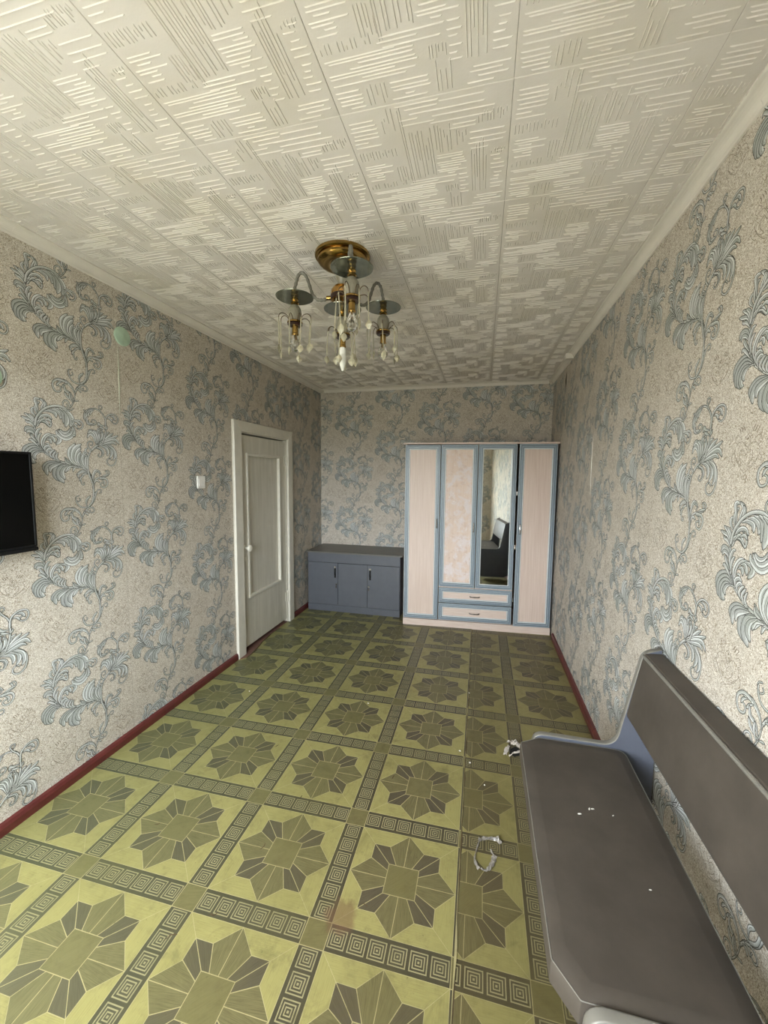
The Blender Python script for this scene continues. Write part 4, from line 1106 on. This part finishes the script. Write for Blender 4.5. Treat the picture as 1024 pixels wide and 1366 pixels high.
def lamp_parts(parent, c, zd, bulb, seed, rdisc=.093):
    """disc, cut glass body, socket, bulb and hanging crystals; c = (x, y) on the chandelier, zd = world height of the disc"""
    x, y = c; r = random.Random(seed)
    P = lambda z: (x, y, Z(zd) + z)
    mb = MB(); mb.lathe([(.008, .0035), (rdisc - .001, .0035), (rdisc, .0018), (rdisc - .001, 0), (.008, 0)], P(0), 40); mb.build('glass_disc', M['disc'], parent, smooth='auto')
    mb = MB(); mb.lathe([(0, .024), (.007, .022), (.012, .006), (.013, 0.004), (.013, -.002), (.018, -.006), (.019, -.012), (.014, -.018), (.020, -.024), (.021, -.030), (.012, -.036), (0, -.036)], P(0), 20); mb.build('brass_knob', M['brass'], parent, smooth='auto')
    # faceted glass body (like a pineapple)
    prof = [(.010, -.034), (.022, -.042), (.031, -.058), (.034, -.076), (.033, -.092), (.028, -.108), (.022, -.118)]
    mb = MB(); n = 14; rows = []
    for i, (rr, h) in enumerate(prof):
        off = .5 if i % 2 else 0
        rows.append([(x + rr * math.cos(2 * math.pi * (k + off) / n), y + rr * math.sin(2 * math.pi * (k + off) / n), Z(zd) + h) for k in range(n)])
    for i in range(len(rows) - 1):
        for k in range(n):
            a, b = rows[i][k], rows[i][(k + 1) % n]; d, e = rows[i + 1][k], rows[i + 1][(k + 1) % n]
            if i % 2 == 0:
                mb.poly([a, b, d]); mb.poly([b, e, d])
            else:
                mb.poly([a, e, d]); mb.poly([a, b, e])
    mb.poly(rows[0]); mb.poly(rows[-1][::-1])
    mb.build('cut_glass_body', M['pineapple'], parent)
    mb = MB(); mb.lathe([(0, -.116), (.034, -.114), (.038, -.118), (.038, -.124), (.03, -.126), (0, -.126)], P(0), 24); mb.build('collar', M['brass'], parent, smooth='auto')
    mb = MB(); mb.lathe([(.0, -.126), (.036, -.126), (.037, -.132), (.032, -.137), (0, -.137)], P(0), 24); mb.build('insulating_ring', M['maroon'], parent, smooth='auto')
    mb = MB(); mb.lathe([(0, -.137), (.0155, -.137), (.0155, -.172), (.017, -.174), (.017, -.180), (.013, -.182), (0, -.182)], P(0), 20); mb.build('socket', M['brass'], parent, smooth='auto')
    if bulb == 'clear':
        mb = MB(); mb.lathe([(.011, -.182), (.012, -.19), (.020, -.205), (.0265, -.222), (.027, -.236), (.020, -.252), (.008, -.260), (0, -.2605)], P(0), 20); mb.build('bulb', M['bulb'], parent, smooth=True)
        mb = MB(); mb.tube([(x - .004, y, Z(zd) - .182), (x - .005, y, Z(zd) - .215)], .0014, 5); mb.tube([(x + .004, y, Z(zd) - .182), (x + .005, y, Z(zd) - .215)], .0014, 5)
        mb.tube([(x - .005, y, Z(zd) - .215), (x, y + .006, Z(zd) - .218), (x + .005, y, Z(zd) - .215)], .0008, 5); mb.build('filament_posts', M['wire'], parent)
    else:
        mb = MB(); mb.lathe([(.012, -.182), (.0165, -.19), (.019, -.205), (.0185, -.216), (.017, -.218), (.0185, -.222), (.018, -.245), (.013, -.272), (.006, -.293), (0, -.298)], P(0), 20)
        o = mb.build('bulb', M['milk'], parent, smooth='auto'); o['label'] = 'white candle shaped bulb'
    mb = MB(); cr = MB(); k0 = r.uniform(0, 1)
    for k in range(8):
        a = 2 * math.pi * (k + k0) / 8; ca, sa = math.cos(a), math.sin(a)
        R = r.uniform(.058, .088); hz = r.uniform(-.008, .012)
        pts = [(.030, -.112), (.040, -.096 + hz), (R * .75, -.088 + hz), (R * .95, -.098 + hz), (R, -.114 + hz)]
        mb.tube(spline([(x + ca * q, y + sa * q, Z(zd) + h) for q, h in pts], 3), .0021, 5)
        if r.random() < .12: continue
        tx, ty, tz = x + ca * R, y + sa * R, Z(zd) - .114 + hz
        L = r.uniform(.085, .14)
        sway = (r.gauss(0, .006), r.gauss(0, .006))
        bx, by, bz = tx + sway[0], ty + sway[1], tz - L
        one = MB()
        one.tube([(tx, ty, tz), (bx, by, bz)], .0028, 6)
        # leaf shaped crystal drop: two faceted faces
        w = r.uniform(.014, .019); hgt = r.uniform(.042, .056); aa = r.uniform(0, math.pi)
        u = Vector((math.cos(aa), math.sin(aa), 0)); v = Vector((-math.sin(aa), math.cos(aa), 0)); o_ = Vector((bx, by, bz))
        ring = [o_, o_ + u * w * .8 + Vector((0, 0, -hgt * .28)), o_ + u * w + Vector((0, 0, -hgt * .52)), o_ + u * w * .45 + Vector((0, 0, -hgt * .82)), o_ + Vector((0, 0, -hgt)),
                o_ - u * w * .45 + Vector((0, 0, -hgt * .82)), o_ - u * w + Vector((0, 0, -hgt * .52)), o_ - u * w * .8 + Vector((0, 0, -hgt * .28))]
        for sg in (-1, 1):
            cpt = o_ + Vector((0, 0, -hgt * .5)) + v * .006 * sg
            for i in range(8):
                t3 = [ring[i], ring[(i + 1) % 8], cpt]
                one.poly(t3 if sg > 0 else t3[::-1])
        one.build('crystal_drop', M['crystal'], parent)
    mb.build('hook_wires', M['wire'], parent, smooth=True)

def arm(ang, R, zd, seed, hub_r=.056):
    a = math.radians(ang); ca, sa = math.cos(a), math.sin(a)
    mb = MB()
    pts = [(hub_r + .012, 2.497), (.095, 2.488), (.125, 2.49), (.150, 2.515), (.166, 2.56), (.182, 2.60), (.203, 2.617), (.222, 2.603), (.232, 2.57), (R, 2.54), (R, zd + .02)]
    k = R / .24
    pts = [(p if i > 8 else p * k if i > 1 else p, z) for i, (p, z) in enumerate(pts)]
    q = spline([(ca * p, sa * p, Z(z)) for p, z in pts], 6)
    mb.tube(q, [.0075 + .0012 * math.sin(i * 1.7) for i in range(len(q))], 10)
    o = mb.build('arm', M['arm'], ch, smooth=True)
    mb = MB(); mb.tube([(ca * (hub_r - .004), sa * (hub_r - .004), Z(2.497)), (ca * (hub_r + .024), sa * (hub_r + .024), Z(2.496))], .0105, 12); mb.build('ferrule', M['brass'], o, smooth='auto')
    lamp_parts(o, (ca * R, sa * R), zd, 'clear', seed)
    return o
arm(191.3, .240, 2.500, 1)
arm(298.0, .272, 2.508, 2)
arm(45.9, .238, 2.500, 3)
mb = MB(); mb.tube([(0, 0, Z(2.478)), (0, 0, Z(2.455))], .009, 10)
cl = mb.build('centre_lamp', M['brass_d'], ch, smooth='auto')
lamp_parts(cl, (0, 0), 2.44, 'candle', 4)
